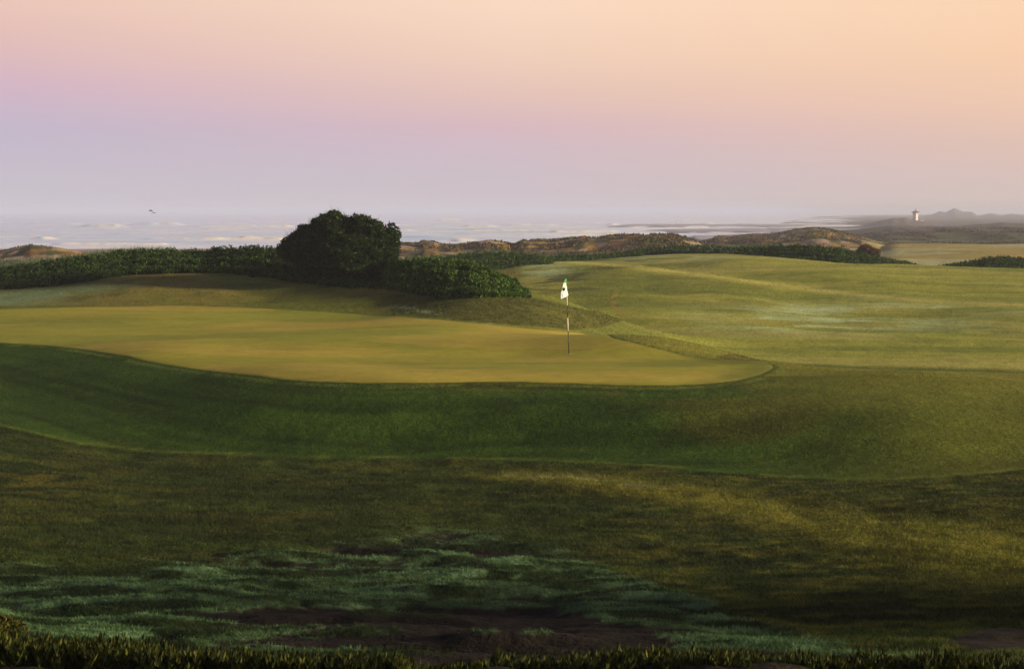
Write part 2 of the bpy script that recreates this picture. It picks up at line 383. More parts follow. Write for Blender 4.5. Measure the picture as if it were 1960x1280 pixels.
# ------------------------------------------------------------------ what grows where (turf colours, some light and shade painted in)
def mixc(c, d, t): return c * (1 - t[..., None]) + np.array(d) * t[..., None]
BND = np.array([(-600, 770), (-300, 785), (0, 815), (150, 850), (300, 867), (600, 876), (1000, 881), (1250, 893), (1500, 914), (1700, 920), (1900, 905), (2300, 860)], float)
DEW = np.array([(-600, 1080), (0, 1085), (300, 1078), (560, 1060), (640, 1030), (850, 1015), (1050, 1035), (1150, 1080), (1300, 1135), (1430, 1190), (1560, 1235), (1700, 1262), (2300, 1290)], float)
def turf(X, Y, Z, dg):
    """albedo, blade height and blade density of the turf at world points"""
    px, py = proj(X, Y, Z)
    w1 = fbm(X / 1.3, Y / .7, 4, 31); w2 = fbm(X / .5, Y / .28, 4, 41); w3 = fbm(X / 5, Y / 3.5, 4, 51); w4 = fbm(X / .12, Y / .09, 3, 61)
    wob = (w1 - .5) * 26
    near = Y < 45
    bd = np.interp(px, BND[:, 0], BND[:, 1]); rough = sstep(py - bd + (w2 - .5) * 5, -2, 3) * near
    c = np.zeros(X.shape + (3,)) + np.array((.032, .064, .008))            # mown apron, the bank's shade darkened into its colour
    c = mixc(c, (.026, .054, .007), sstep(w1, .45, .65) * .6)
    c = mixc(c, (.085, .080, .014), sstep(w3, .50, .68) * .5)
    sk = fbm(X / 5, dg / .33, 4, 35)
    c = c * (1.06 + (np.clip((sk - .5) * 4, -1, 1) * .32 * near * (dg > 0))[..., None])
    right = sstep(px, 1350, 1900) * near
    c = mixc(c, (.095, .108, .014), right * .8)  # bank painted lighter to the right, where it turns to the sun
    shoulder = sstep(px, 1090, 1160) * (Y > 36) * (Y < 50) * (dg > 0)
    c = mixc(c, (.185, .180, .032), shoulder * .9)
    c = mixc(c, (.140, .145, .022), sstep(px, 1380, 1650) * sstep(-py, -810, -720) * near * .8)  # right shoulder brightened in the colour as if sunlit
    bl = np.exp(-((py - bd + 3) / 2.2) ** 2) * near * sstep(fbm(X / .9, Y / .9, 3, 37), .3, .5)
    c = mixc(c, (.120, .150, .022), bl * .75)
    # rough
    cr = np.zeros_like(c) + np.array((.034, .048, .009))
    cr = cr * (1 + (np.clip((fbm(X / 4, (py - bd) / 14, 4, 39) - .5) * 4, -1, 1) * .35)[..., None])
    cr = mixc(cr, (.062, .060, .012), sstep(w1, .45, .7) * .55)
    cr = mixc(cr, (.105, .100, .016), sstep(w2, .5, .72) * sstep(px, 1000, 1400) * .8)
    cr = mixc(cr, (.013, .024, .005), sstep(w2, .52, .35) * .6)
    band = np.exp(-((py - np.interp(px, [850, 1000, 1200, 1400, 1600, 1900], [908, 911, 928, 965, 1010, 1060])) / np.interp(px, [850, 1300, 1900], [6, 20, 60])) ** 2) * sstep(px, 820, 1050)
    cr = mixc(cr, (.19, .175, .026), band * .9)  # golden glow of low sun painted across the near rough
    cr = mixc(cr, (.20, .19, .09), np.exp(-((py - np.interp(px, [950, 1100, 1300], [908, 916, 936])) / 3.5) ** 2) * sstep(px, 930, 1000) * (1 - sstep(px, 1200, 1330)) * sstep(w2, .35, .6))  # bright crest highlight painted in, over dry and dewy grass
    cr = mixc(cr, (.085, .078, .016), np.exp(-((px - 60) / 140) ** 2 - ((py - 925) / 45) ** 2) * sstep(w2, .4, .6))
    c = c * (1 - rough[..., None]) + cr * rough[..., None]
    hgt = .009 + .026 * rough
    # wild strip with dew-silvered grass and bare soil
    dl = np.interp(px, DEW[:, 0], DEW[:, 1]); wild = sstep(py - dl + (w1 - .5) * 60, -8, 14) * near
    ridg = fbm(X / 1.1, Y / .42, 5, 71) + (fbm(X / .22, Y / .12, 3, 73) - .5) * .16
    soil = sstep(ridg + .42 * np.exp(-((px - 1000) / 380) ** 2) * sstep(py, 1130, 1215) + .22 * np.exp(-((px - 560) / 190) ** 2 - ((py - 1185) / 26) ** 2)
                 + .2 * np.exp(-((px - 800) / 170) ** 2 - ((py - 1055) / 13) ** 2) - .16 * sstep(-px, -420, 0) - .12 * sstep(px, 1250, 1400), .585, .66)
    dewy = sstep(fbm(X / .7, Y / .26, 4, 81), .42, .60)
    cw = np.zeros_like(c) + np.array((.016, .030, .009)); cw = mixc(cw, (.105, .180, .088), dewy * (.45 + .55 * sstep(w2, .4, .6)))
    cw = mixc(cw, (.012, .010, .009), soil)
    cw = mixc(cw, (.015, .014, .010), 1 - sstep(Y, 8.9, 9.6))
    c = c * (1 - wild[..., None]) + cw * wild[..., None]
    hgt = hgt * (1 - wild) + wild * (.022 + .022 * w1) * (1 - soil)
    dark = sstep(-((px - 1930) / 120) ** 2 - ((py - 1225) / 24) ** 2 + (w1 - .5) * .8, -1.2, -.7) * near
    c = mixc(c, (.028, .024, .018), dark); hgt = hgt * (1 - dark)
    # beyond the green
    back = (dg > 0) & (py < 640) & (Y >= 45) & (px < 1215)
    bk = sstep(Y, 46, 49) * (py < 660)
    cb = np.zeros_like(c) + np.array((.120, .138, .024))
    cb = mixc(cb, (.19, .15, .038), sstep(w3, .45, .62) * .6)
    cb = mixc(cb, (.075, .092, .020), sstep(w1, .52, .7) * .55)
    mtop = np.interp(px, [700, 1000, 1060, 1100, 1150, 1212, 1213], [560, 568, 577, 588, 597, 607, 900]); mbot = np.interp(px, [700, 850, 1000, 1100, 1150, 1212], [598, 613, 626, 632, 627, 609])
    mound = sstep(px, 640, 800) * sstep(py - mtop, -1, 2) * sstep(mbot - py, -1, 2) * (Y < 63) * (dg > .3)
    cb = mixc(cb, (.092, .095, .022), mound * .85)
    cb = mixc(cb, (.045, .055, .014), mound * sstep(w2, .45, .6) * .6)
    # far fairway
    ff = sstep(Y, 49, 52) * sstep(px, 1000, 1100)
    ff = np.maximum(ff, sstep(Y, 62, 66) * sstep(px, 980, 1010))
    ff = ff * (1 - mound)
    apr = (1 - sstep(px, 1230, 1330)) * sstep(-Y, -60, -56)
    cf = np.zeros_like(c) + np.array((.255, .268, .046))
    st = fbm(X / 9, Y / 1.8, 5, 91)
    cf = mixc(cf, (.165, .195, .036), sstep(st, .45, .6) * .75)
    cf = mixc(cf, (.33, .31, .085), sstep(fbm(X / 14, Y / 2, 5, 95), .5, .66) * .7)
    dk = sstep(fbm(X / 3.2, Y / 2.2, 4, 99), .52, .64) * sstep(-px, -1330, -1180) * sstep(-py, -575, -545)
    cf = mixc(cf, (.050, .058, .018), dk * .9)
    gd = np.exp(-((px - 1860) / 170) ** 2 - ((py - 632) / 34) ** 2) * sstep(fbm(X / 6, Y / 2.5, 4, 101), .3, .55)
    cf = mixc(cf, (.10, .14, .028), gd * .75)
    dw = np.exp(-((px - 1560) / 230) ** 2 - ((py - 610) / 26) ** 2) * 1.3 + np.exp(-((px - 1250) / 120) ** 2 - ((py - 492) / 7) ** 2) + np.exp(-((px - 1050) / 60) ** 2 - ((py - 518) / 14) ** 2) + .7 * np.exp(-((px - 1750) / 260) ** 2 - ((py - 590) / 9) ** 2)
    dw = dw * sstep(fbm(X / 5, Y / 1.3, 5, 103), .36, .60)
    dw = dw * (.5 + .5 * sstep(fbm(X / 1.4, Y / 1.5, 3, 105), .35, .6))
    cf = mixc(cf, (.38, .47, .28), np.clip(dw, 0, 1) * .85)
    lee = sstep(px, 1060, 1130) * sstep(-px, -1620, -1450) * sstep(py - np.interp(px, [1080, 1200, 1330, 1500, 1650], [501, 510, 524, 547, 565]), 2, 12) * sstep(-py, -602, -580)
    cf = mixc(cf, (.105, .135, .026), lee * .6 * sstep(w3, .25, .5))  # shade of the slope below the crest, painted into the turf
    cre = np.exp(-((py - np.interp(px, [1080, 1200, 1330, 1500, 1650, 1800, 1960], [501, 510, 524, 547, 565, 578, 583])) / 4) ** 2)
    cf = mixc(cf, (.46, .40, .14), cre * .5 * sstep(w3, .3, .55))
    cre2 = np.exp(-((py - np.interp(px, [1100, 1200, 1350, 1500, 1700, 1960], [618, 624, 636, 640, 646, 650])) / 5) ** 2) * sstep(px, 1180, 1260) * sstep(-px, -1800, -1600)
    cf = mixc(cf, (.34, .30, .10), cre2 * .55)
    trk = np.exp(-((px - np.interp(py, [555, 570, 585, 600, 610], [1182, 1173, 1174, 1188, 1205])) / 2.5) ** 2) * sstep(py, 552, 560) * (1 - sstep(py, 605, 612))
    cf = mixc(cf, (.33, .20, .06), trk * .8)
    cf = mixc(cf, (.105, .125, .026), apr * .85)
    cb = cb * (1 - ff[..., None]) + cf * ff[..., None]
    dl2 = np.exp(-((py - 572 + .1 * px) / 16) ** 2) * sstep(-px, -330, -100) * sstep(fbm(X / 2.5, Y / 2, 4, 107), .38, .6)
    cb = mixc(cb, (.17, .26, .15), np.clip(dl2, 0, 1) * .75)
    dl3 = np.exp(-((py - np.interp(px, [700, 780, 850, 950], [580, 590, 604, 622])) / 2.5) ** 2) * sstep(px, 720, 790) * (1 - sstep(px, 930, 1000)) * sstep(w1, .35, .55)
    cb = mixc(cb, (.30, .36, .22), dl3 * .8)
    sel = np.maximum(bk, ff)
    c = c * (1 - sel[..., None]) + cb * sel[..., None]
    hgt = hgt * (1 - sel) + sel * (.02 + .05 * mound)
    tip = sstep(-((px - 1425) / 55) ** 2 - ((py - 684) / 8) ** 2 + (w2 - .5), -1, -.6) * (Y > 38) * (Y < 46) * (dg > .3)
    c = mixc(c, (.075, .058, .020), tip * .7)
    # collar of longer bright grass round the green
    col = np.exp(-((dg - .16) / .10) ** 2) * sstep(fbm(X / .8, Y / .8, 3, 111), .25, .5)
    c = mixc(c, (.15, .20, .035), col * .6 * (.3 + .7 * sstep(-Y, -47, -42)))
    hgt = hgt + .015 * col
    return c, hgt, rough, wild, soil
def green_col(X, Y):
    c = np.zeros(X.shape + (3,)) + np.array((.268, .262, .034))
    c = mixc(c, (.205, .225, .030), sstep(fbm(X / 4, Y / 3, 4, 121), .42, .62) * .8)
    c = mixc(c, (.36, .29, .055), sstep(fbm(X / 7, Y / 2.2, 4, 127), .48, .66) * .7)
    return c

# ------------------------------------------------------------------ ground sheet
DG = dist_green(XX, YY)
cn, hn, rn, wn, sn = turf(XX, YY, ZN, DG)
relief = (fbm(XX / 1.1, YY / .42, 5, 71) - .5) * -.30 * wn * sstep(-YY, -26, -20)
relief += (fbm(XX / .6, YY / .45, 4, 141) - .5) * .09 * rn * (1 - wn) * sstep(-YY, -45, -35)
relief += (fbm(XX / 1.6, YY / 1.2, 3, 143) - .5) * .06 * sstep(DG, .4, 1.5) * (YY > 46)
relief -= .05 * sstep(-DG, .1, .5)
ZG = ZN + relief
keep = LG <= math.log(116)
# rows behind the first one: the dune top the viewer stands on
back_rows = np.concatenate([np.linspace(-45, -5, 9), np.linspace(-2, 6, 6)])
zr = np.interp(back_rows, [-45, 0, 7], [2.6, 2.6, 0])
w7 = sstep(back_rows, 1, 7)[:, None]
ZB = 2.6 * (1 - w7) + ZG[0][None] * w7
SD = shade_dune(UG[None] * 7 + 0 * ZB, back_rows[:, None] + 0 * ZB) * (1 - w7) * sstep(np.abs(UG), .4, .6)[None]
ZB = ZB + SD
XB = np.repeat(UG[None] * 7, len(back_rows), 0) ; YB = np.repeat(back_rows[:, None], len(UG), 1)
CB = np.repeat(cn[:1] * 0 + np.array((.05, .05, .018)), len(back_rows), 0)
k = int(keep.sum())
VX = np.vstack([XB, XX[:k]]); VY = np.vstack([YB, YY[:k]]); VZ = np.vstack([ZB, ZG[:k]]); VC = np.concatenate([CB, cn[:k]])
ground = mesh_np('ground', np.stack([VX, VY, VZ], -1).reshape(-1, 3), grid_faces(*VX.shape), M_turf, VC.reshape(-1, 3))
tag(ground, kind='structure')

# putting green: its own closely mown sheet
cen = np.array([-6.5, 47.0])
ts = np.linspace(0, 1, 90) ** .8
gx = cen[0] + ts[:, None] * (GB[None, :, 0] - cen[0]); gy = cen[1] + ts[:, None] * (GB[None, :, 1] - cen[1])
gx = np.concatenate([gx, gx[:, :1]], 1); gy = np.concatenate([gy, gy[:, :1]], 1)
gz = H(gx, gy) + .006 - .03 * sstep(ts, .985, 1.0)[:, None]
dge = -dist_green(gx, gy); pxe, _ = proj(gx, gy, gz)
bw = .25 + 1.6 * sstep(pxe, 1250, 1450)
GC = green_col(gx, gy); GC = mixc(GC, (.125, .140, .022), (1 - sstep(dge / bw + (fbm(gx / .5, gy / .5, 3, 131) - .5) * .5, 0, 1)) * .85)
pg = mesh_np('putting_green', np.stack([gx, gy, gz], -1).reshape(-1, 3), grid_faces(*gx.shape)[:, ::-1], M_green, GC.reshape(-1, 3))
tag(pg, kind='structure')

# ------------------------------------------------------------------ dunes and hills beyond
LF = np.concatenate([np.linspace(math.log(116), math.log(560), 330), np.linspace(math.log(560), math.log(3200), 130)[1:]])
UF = np.concatenate([np.linspace(-.8, -.42, 14)[:-1], np.linspace(-.42, .42, 540), np.linspace(.42, .95, 24)[1:]])
uf, lf = np.meshgrid(UF, LF); YF = np.exp(lf); XF = uf * YF
ZD = far_h(uf, YF)
k0 = k - 1
ZD[0] = np.interp(UF, UG, ZG[k0]); YF[0] = YY[k0, 0]; XF[0] = UF * YF[0]
n1 = fbm(XF / 6, YF / 8, 4, 201); n2 = fbm(XF / 2.2, YF / 3.5, 4, 211); n3 = fbm(XF / 14, YF / 14, 4, 221)
right = sstep(uf, .240, .262)
cd = np.zeros(XF.shape + (3,)) + np.array((.085, .065, .048))
cd = mixc(cd, (.29, .215, .175), sstep(n1, .53, .60))                       # bare sand
cd = mixc(cd, (.055, .062, .022), sstep(n2, .46, .54))                    # green scrub
cd = mixc(cd, (.16, .09, .032), sstep(fbm(XF / 1.6, YF / 4, 4, 231), .58, .66))      # rust ice plant
cd = mixc(cd, (.24, .17, .03), sstep(fbm(XF / 3.5, YF / 5, 4, 241), .60, .68))      # yellow ice plant
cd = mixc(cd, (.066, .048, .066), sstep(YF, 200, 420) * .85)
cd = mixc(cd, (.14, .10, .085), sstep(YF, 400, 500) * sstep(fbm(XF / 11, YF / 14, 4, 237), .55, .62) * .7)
cd = mixc(cd, (.045, .07, .03), sstep(fbm(XF / 30, YF / 30, 3, 251), .45, .62) * sstep(YF, 270, 300) * .6)
beach = sstep(YF, 290, 330) * (1 - sstep(uf, .05, .15))
cd = mixc(cd, (.30, .23, .21), beach)
ffw = right * (1 - sstep(YF, 246, 252))                                    # far fairway
cff = np.zeros_like(cd) + np.array((.27, .23, .06)); stf = fbm(XF / 25, YF / 14, 4, 261)
cff = mixc(cff, (.34, .36, .20), sstep(stf, .48, .62) * .8); cff = mixc(cff, (.36, .25, .07), sstep(-stf, -.45, -.35) * .6)
cd = cd * (1 - ffw[..., None]) + cff * ffw[..., None]
gfoot = right * sstep(YF, 250, 256) * (1 - sstep(YF, 305, 325))
cd = mixc(cd, (.065, .08, .035), gfoot * .7)
k1 = int((LF <= math.log(560)).sum())
def sub(a, s): return a[s].reshape(-1, a.shape[-1]) if a.ndim == 3 else a[s].ravel()
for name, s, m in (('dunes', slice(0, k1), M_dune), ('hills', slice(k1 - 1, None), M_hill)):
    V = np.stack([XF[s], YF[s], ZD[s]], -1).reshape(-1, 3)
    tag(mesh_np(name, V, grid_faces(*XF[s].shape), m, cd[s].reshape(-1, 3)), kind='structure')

# ------------------------------------------------------------------ sea
def sea_mat():
    m = bpy.data.materials.new('sea_water'); m.use_nodes = True; t = m.node_tree; L = t.links.new
    p = t.nodes['Principled BSDF']; p.inputs['Base Color'].default_value = (.26, .55, 1.0, 1)
    p.inputs['Roughness'].default_value = .16; p.inputs['IOR'].default_value = 1.333
    geo = t.nodes.new('ShaderNodeNewGeometry'); mp = t.nodes.new('ShaderNodeMapping'); mp.inputs['Scale'].default_value = (.02, .09, 1)
    n_ = t.nodes.new('ShaderNodeTexNoise'); n_.inputs['Scale'].default_value = 1.0; n_.inputs['Detail'].default_value = 6
    L(geo.outputs['Position'], mp.inputs[0]); L(mp.outputs[0], n_.inputs[0])
    b = t.nodes.new('ShaderNodeBump'); b.inputs['Distance'].default_value = .9; L(n_.outputs[0], b.inputs['Height'])
    f = t.nodes.new('ShaderNodeBsdfDiffuse'); f.inputs[0].default_value = (.85, .84, .84, 1)
    a = t.nodes.new('ShaderNodeAttribute'); a.attribute_name = 'foam'
    mx = t.nodes.new('ShaderNodeMixShader'); L(a.outputs['Fac'], mx.inputs[0]); L(p.outputs[0], mx.inputs[1]); L(f.outputs[0], mx.inputs[2])
    L(b.outputs[0], p.inputs['Normal']); L(mx.outputs[0], t.nodes['Material Output'].inputs[0])
    return m
pyr = np.concatenate([np.arange(486, 412, -.25), np.array([411, 410, 409, 408, 407, 406, 405.2, 404.6])])
_, srow = ray(980 + 0 * pyr, pyr); YR = (SEA - EYE) / srow
USE = np.concatenate([np.linspace(-.9, -.42, 12)[:-1], np.linspace(-.42, .42, 760), np.linspace(.42, .9, 12)[1:]])
us, ys = np.meshgrid(USE, YR); xs = us * ys
pxs = CX + us * FPX; pys = np.repeat(pyr[:, None], len(USE), 1)
WAVES = [ # x0, x1, row of foot, crest height px, foam strength (photo)
 (255, 345, 432, 7, .35), (160, 240, 437, 8, .9), (372, 560, 434.5, 3.2, 1.0), (395, 470, 440, 2, .5), (72, 104, 460, 8, 1.0), (110, 320, 469.5, 3, .8),
 (290, 545, 461, 4, 1.0), (460, 600, 459, 5, .8), (836, 875, 423, 5, 1.0), (890, 945, 435, 3, .9), (905, 1040, 443, 4, .8), (970, 1060, 433, 3, .6), (760, 790, 443, 3, .6),
 (1165, 1182, 433, 5, .8), (1060, 1180, 446, 3, .8), (1200, 1320, 438, 2.2, .9), (1310, 1350, 437, 4, .8), (1305, 1340, 425, 4, .9), (1345, 1360, 429, 2.5, .8), (870, 905, 462, 4, .8),
 (560, 640, 446, 3, .6), (60, 150, 430, 3, .0), (0, 90, 443, 3, .0), (90, 130, 452, 3, .0), (700, 780, 432, 2.4, .4), (1090, 1150, 427, 2.2, .4), (1370, 1400, 446, 2, .5), (1000, 1300, 451, 2.5, .7), (0, 60, 471, 2, .5), (-200, -40, 450, 5, .8)]
zs = np.full(us.shape, SEA); foam = np.zeros(us.shape)
sw = fbm(xs / 70, ys / 16, 4, 301); zs += (sw - .5) * 2.0 * sstep(ys, 380, 500)
for (x0, x1, yf, hp, fm) in WAVES:
    _, s0 = ray(980, yf); Y0 = (SEA - EYE) / float(s0); hm = hp * Y0 / FPX
    e = sstep(pxs, x0 - 14, x0 + 10) * (1 - sstep(pxs, x1 - 10, x1 + 14)) * (.55 + .9 * fbm(pxs / 22, pys * 0 + yf, 3, 307))
    wy = max(hm * 4.5, Y0 * .022); dY = ys - Y0 - (fbm(xs / 60, xs * 0, 3, 311) - .5) * 30 - wy * .8
    prof = np.where(dY < 0, np.exp(-(dY / (wy * .45)) ** 2), np.exp(-(dY / (wy * 1.5)) ** 2))
    zs += hm * .8 * e * prof
    q = (pys - (yf - hp * .45) + (fbm(xs / 60, xs * 0, 3, 311) - .5) * 3) / (hp * .5 * (.35 + .65 * sstep(pxs, x0, x0 + .6 * (x1 - x0))) + .35)
    foam = np.maximum(foam, fm * e * np.exp(-q ** 4) * sstep(fbm(xs / 9, ys / 14, 4, 313), .22, .45))
wash = sstep(-(ys - 395 - 40 * (fbm(xs / 50, xs * 0, 3, 321) - .5)), -26, 0)
foam = np.maximum(foam, wash * .55 * sstep(fbm(xs / 20, ys / 6, 4, 323), .4, .6))
foam = np.maximum(foam, .5 * sstep(fbm(xs / 40, ys / 16, 5, 331), .59, .70) * sstep(-ys, -1600, -900))
sea = mesh_np('sea', np.stack([xs, ys, zs], -1).reshape(-1, 3), grid_faces(*us.shape), sea_mat(), attrs={'foam': np.clip(foam, 0, 1).ravel()})
tag(sea, kind='structure')

# low rock shelves in the surf
M_rock = mat('wet_rock', color=(.30, .29, .38), rough=.6, bumps=[(.12, 1.0, (1, 1, 1))], var=[(.08, .7, 1.3, (1, 1, 1))])
def shelf(x0, x1, y0, y1, label):
    # y0 near edge row, y1 far edge row
    m_, q_ = 90, 26
    a = np.linspace(0, 1, m_); b = np.linspace(0, 1, q_); A_, B_ = np.meshgrid(a, b)
    px = x0 + (x1 - x0) * A_
    e = np.minimum(A_, 1 - A_) * 2; wid = np.clip(e * 3, 0, 1) ** .6 * (.65 + .7 * fbm(px / 40, px * 0 + y0, 3, 341))
    py = (y0 + y1) / 2 + (B_ - .5) * -(y0 - y1) * wid + (fbm(px / 90, px * 0, 2, 343) - .5) * 2
    u, s = ray(px, py); Y = (SEA - EYE) / s; X = u * Y
    Z = SEA + .25 + 1.0 * np.sin(B_ * math.pi) ** .5 * np.clip(e * 4, 0, 1) * (.3 + fbm(X / 14, Y / 14, 4, 347)) - .9 * (B_ * (1 - B_) < .001)
    c0 = (float(X.mean()), float(Y.mean()), SEA)
    o = mesh_np('rock_shelf', np.stack([X, Y, Z], -1).reshape(-1, 3), grid_faces(q_, m_), M_rock, origin=c0)
    return tag(o, label, 'rocks', 'rock shelves in the surf')
shelf(1160, 1560, 436, 431, 'outermost low grey rock shelf, a thin band at the foot of the sky')
shelf(1235, 1700, 447, 440, 'broad low grey rock shelf in the middle, behind the white surf line')
shelf(1310, 1480, 463, 452, 'nearest flat grey shelf, in the gap between the two dune ridges')

# ------------------------------------------------------------------ foliage
def unit(v): return v / (np.linalg.norm(v, axis=-1, keepdims=True) + 1e-9)
def leaves(C, Nn, size, up=.3, wide=.45, cols=None, jit=.9, droop=0.0):
    """one folded leaf per point; C centres, Nn outward normals"""
    m_ = len(C)
    d = unit(Nn * .6 + rng.normal(size=(m_, 3)) * jit * .6 + np.array([0, 0, up]))
    s = unit(np.cross(d, rng.normal(size=(m_, 3))))
    nn = np.cross(d, s)
    L_ = size * rng.uniform(.6, 1.35, (m_, 1)); w = L_ * wide
    V = np.stack([C - d * L_ * .5, C + s * w * .5 + nn * w * .15, C + d * L_ * .5 - np.array([0, 0, 1]) * L_ * droop, C - s * w * .5 + nn * w * .15], 1)
    i = np.arange(m_)[:, None] * 4
    F = np.concatenate([i + np.array([[0, 1, 2]]), i + np.array([[0, 2, 3]])])
    if cols is None: cols = [(.03, .055, .012)]
    pal = np.array(cols); c = pal[rng.integers(0, len(pal), m_)] * rng.uniform(.6, 1.4, (m_, 1))
    return V.reshape(-1, 3), F, np.repeat(c, 4, 0)
def blob_points(B, m_, rough=.18, front=.8, scale=1.0):
    """points near the skins of ellipsoids B (cx,cy,cz,rx,ry,rz), not deep inside another one"""
    B = np.array(B); ar = (B[:, 3] * B[:, 5] + B[:, 3] * B[:, 4] + B[:, 4] * B[:, 5]); k = rng.choice(len(B), m_ * 2, p=ar / ar.sum())
    d = unit(rng.normal(size=(m_ * 2, 3)))
    flip = (d[:, 1] > 0) & (rng.random(m_ * 2) < front); d[flip, 1] *= -1
    b = B[k]; lump = 1 + rough * (fbm(d[:, 0] * 3 + k * 7.3, d[:, 2] * 3 + d[:, 1] * 2.1, 3, 401) * 2 - 1.0)
    depth = 1 - np.abs(rng.normal(size=m_ * 2)) * .09 + (rng.random(m_ * 2) < .05) * .06
    p = b[:, :3] + d * b[:, 3:] * (lump * depth)[:, None]
    ok = np.ones(m_ * 2, bool)
    for q in B:
        r = (((p - q[:3]) / q[3:]) ** 2).sum(1); ok &= r > .62
    p, d, b = p[ok][:m_], d[ok][:m_], b[ok][:m_]
    return p, unit(d / b[:, 3:])
def billow(B, n_, r0, r1):
    B = np.array(B); ar = B[:, 3] * B[:, 5]; k = rng.choice(len(B), n_, p=ar / ar.sum())
    d = unit(rng.normal(size=(n_, 3))); d[:, 1] = -np.abs(d[:, 1]) * .9; d = unit(d); b = B[k]
    r = rng.uniform(r0, r1, (n_, 1)); c = b[:, :3] + d * np.maximum(b[:, 3:] - r * .55, r * .2)
    return np.vstack([B, np.hstack([c, r, r, r * rng.uniform(.7, 1.1, (n_, 1))])])
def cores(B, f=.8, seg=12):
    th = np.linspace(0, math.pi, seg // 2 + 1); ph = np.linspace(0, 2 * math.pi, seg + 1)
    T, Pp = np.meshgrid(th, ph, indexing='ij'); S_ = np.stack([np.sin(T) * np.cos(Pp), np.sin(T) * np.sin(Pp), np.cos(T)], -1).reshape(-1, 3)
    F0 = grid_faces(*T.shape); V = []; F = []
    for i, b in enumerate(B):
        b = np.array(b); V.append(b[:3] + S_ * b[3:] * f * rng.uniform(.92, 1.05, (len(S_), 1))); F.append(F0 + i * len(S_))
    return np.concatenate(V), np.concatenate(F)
def shrub(name, label, cat, B, m_, size, cols, up=.3, wide=.45, rough=.18, group=None, core=.8, front=.8, base=None, kind=None, cmat=None):
    B = np.array(B); o = base or (float(B[:, 0].mean()), float(B[:, 1].mean()), float((B[:, 2] - B[:, 5]).min()))
    root = empty(name, o, label=label, cat=cat, group=group, kind=kind)
    p, nn = blob_points(B, m_, rough, front)
    V, F, c = leaves(p, nn, size, up, wide, cols)
    mesh_np('foliage', V, F, M_leaf, c, root, smooth=False)
    if core: V, F = cores(B, core); mesh_np('shade_core', V, F, cmat or M_core, None, root)  # solid dark filler, coloured like the shaded inside of the crown
    return root
def strip(top, bot, Yb, depth, step=16, rr=(1, 1), rows=3, pyjit=2):
    """ellipsoids filling a long thicket from its outline; Yb: distance along the foot (photo x, metres)"""
    top = np.array(top, float); bot = np.array(bot, float); Yb = np.array(Yb, float); B = []
    for px in np.arange(top[0, 0], top[-1, 0] + 1, step):
        x = px + rng.uniform(-.3, .3) * step
        yt = np.interp(x, top[:, 0], top[:, 1]); yb = np.interp(x, bot[:, 0], bot[:, 1]); Y0 = np.interp(x, Yb[:, 0], Yb[:, 1])
        for r in range(rows):
            f = (r + .5) / rows; Y = Y0 + depth * (.12 + .88 * f)
            ytr = yb + (yt - yb) * (f ** .55 if rows > 1 else 1) + rng.uniform(-pyjit, pyjit) * (r == rows - 1)
            u, s = ray(x, ytr); _, sb = ray(x, yb)
            zt = EYE + s * Y; zb = min(float(H(u * Y, Y)), EYE + sb * Y) - .1 if Y < 117 else EYE + sb * Y - .1
            h = max(zt - zb, .25); w = step * Y / FPX * rng.uniform(1.0, 1.6) * rr[0]
            B.append((u * Y, Y, zb + h * .5, w, max(depth / rows * rng.uniform(.7, 1.0), .2) * rr[1], h * .5))
    return B
G1 = [(.012, .036, .007), (.018, .048, .008), (.032, .070, .010), (.045, .085, .012)]
G2 = [(.018, .050, .009), (.034, .082, .012), (.055, .110, .015), (.075, .130, .018)]
GD = [(.009, .024, .005), (.014, .034, .006), (.026, .050, .008)]
GS = [(.035, .07, .032), (.05, .09, .045), (.08, .13, .07)]
def foot(line): return [(px, hit(px, py, 0)[1]) for px, py in line]

# long hedge along the back of the green
tp = [(-260, 522), (-120, 515), (0, 505), (60, 500), (100, 493), (140, 487), (180, 482), (250, 474), (300, 470), (350, 472), (380, 474), (420, 470), (480, 463), (540, 468), (600, 490), (660, 510), (720, 528), (762, 540)]
bt = [(-260, 565), (-120, 560), (0, 554), (100, 548), (180, 538), (250, 527), (380, 522), (450, 525), (520, 532), (600, 544), (660, 551), (720, 554), (762, 554)]
B = strip(tp, bt, foot([(p[0], p[1] + 1) for p in bt]), 4.5, step=15, rows=4)
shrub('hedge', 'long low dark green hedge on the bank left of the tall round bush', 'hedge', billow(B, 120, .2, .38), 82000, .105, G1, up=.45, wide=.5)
# tall round bush
Yk = hit(690, 552)[1] + 3.4
def pb(px, py, rx, ry, dy=0, ryd=None):
    u, s = ray(px, py); Y = Yk + dy; k_ = Y / FPX
    return (float(u) * Y, Y, EYE + float(s) * Y, rx * k_, (ryd or rx) * k_, ry * k_)
BB = [pb(632, 446, 38, 37), pb(648, 450, 26, 30), pb(600, 462, 36, 30), pb(702, 462, 42, 42), pb(722, 480, 36, 42, -.1), pb(665, 492, 74, 46, -.3), pb(590, 478, 42, 34), pb(562, 464, 18, 12, .2), pb(552, 482, 20, 18),
      pb(735, 512, 28, 34, -.5), pb(700, 515, 44, 32, -.6), pb(748, 530, 20, 20, -.7), pb(620, 505, 50, 30, -.2), pb(643, 417, 16, 9), pb(690, 424, 20, 9), pb(666, 434, 18, 14), pb(745, 465, 18, 30), pb(655, 528, 34, 18, -.8)]
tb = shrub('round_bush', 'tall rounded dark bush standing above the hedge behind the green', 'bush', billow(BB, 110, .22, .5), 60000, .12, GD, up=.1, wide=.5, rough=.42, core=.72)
mb = MB()
base = Vector(tb.location)
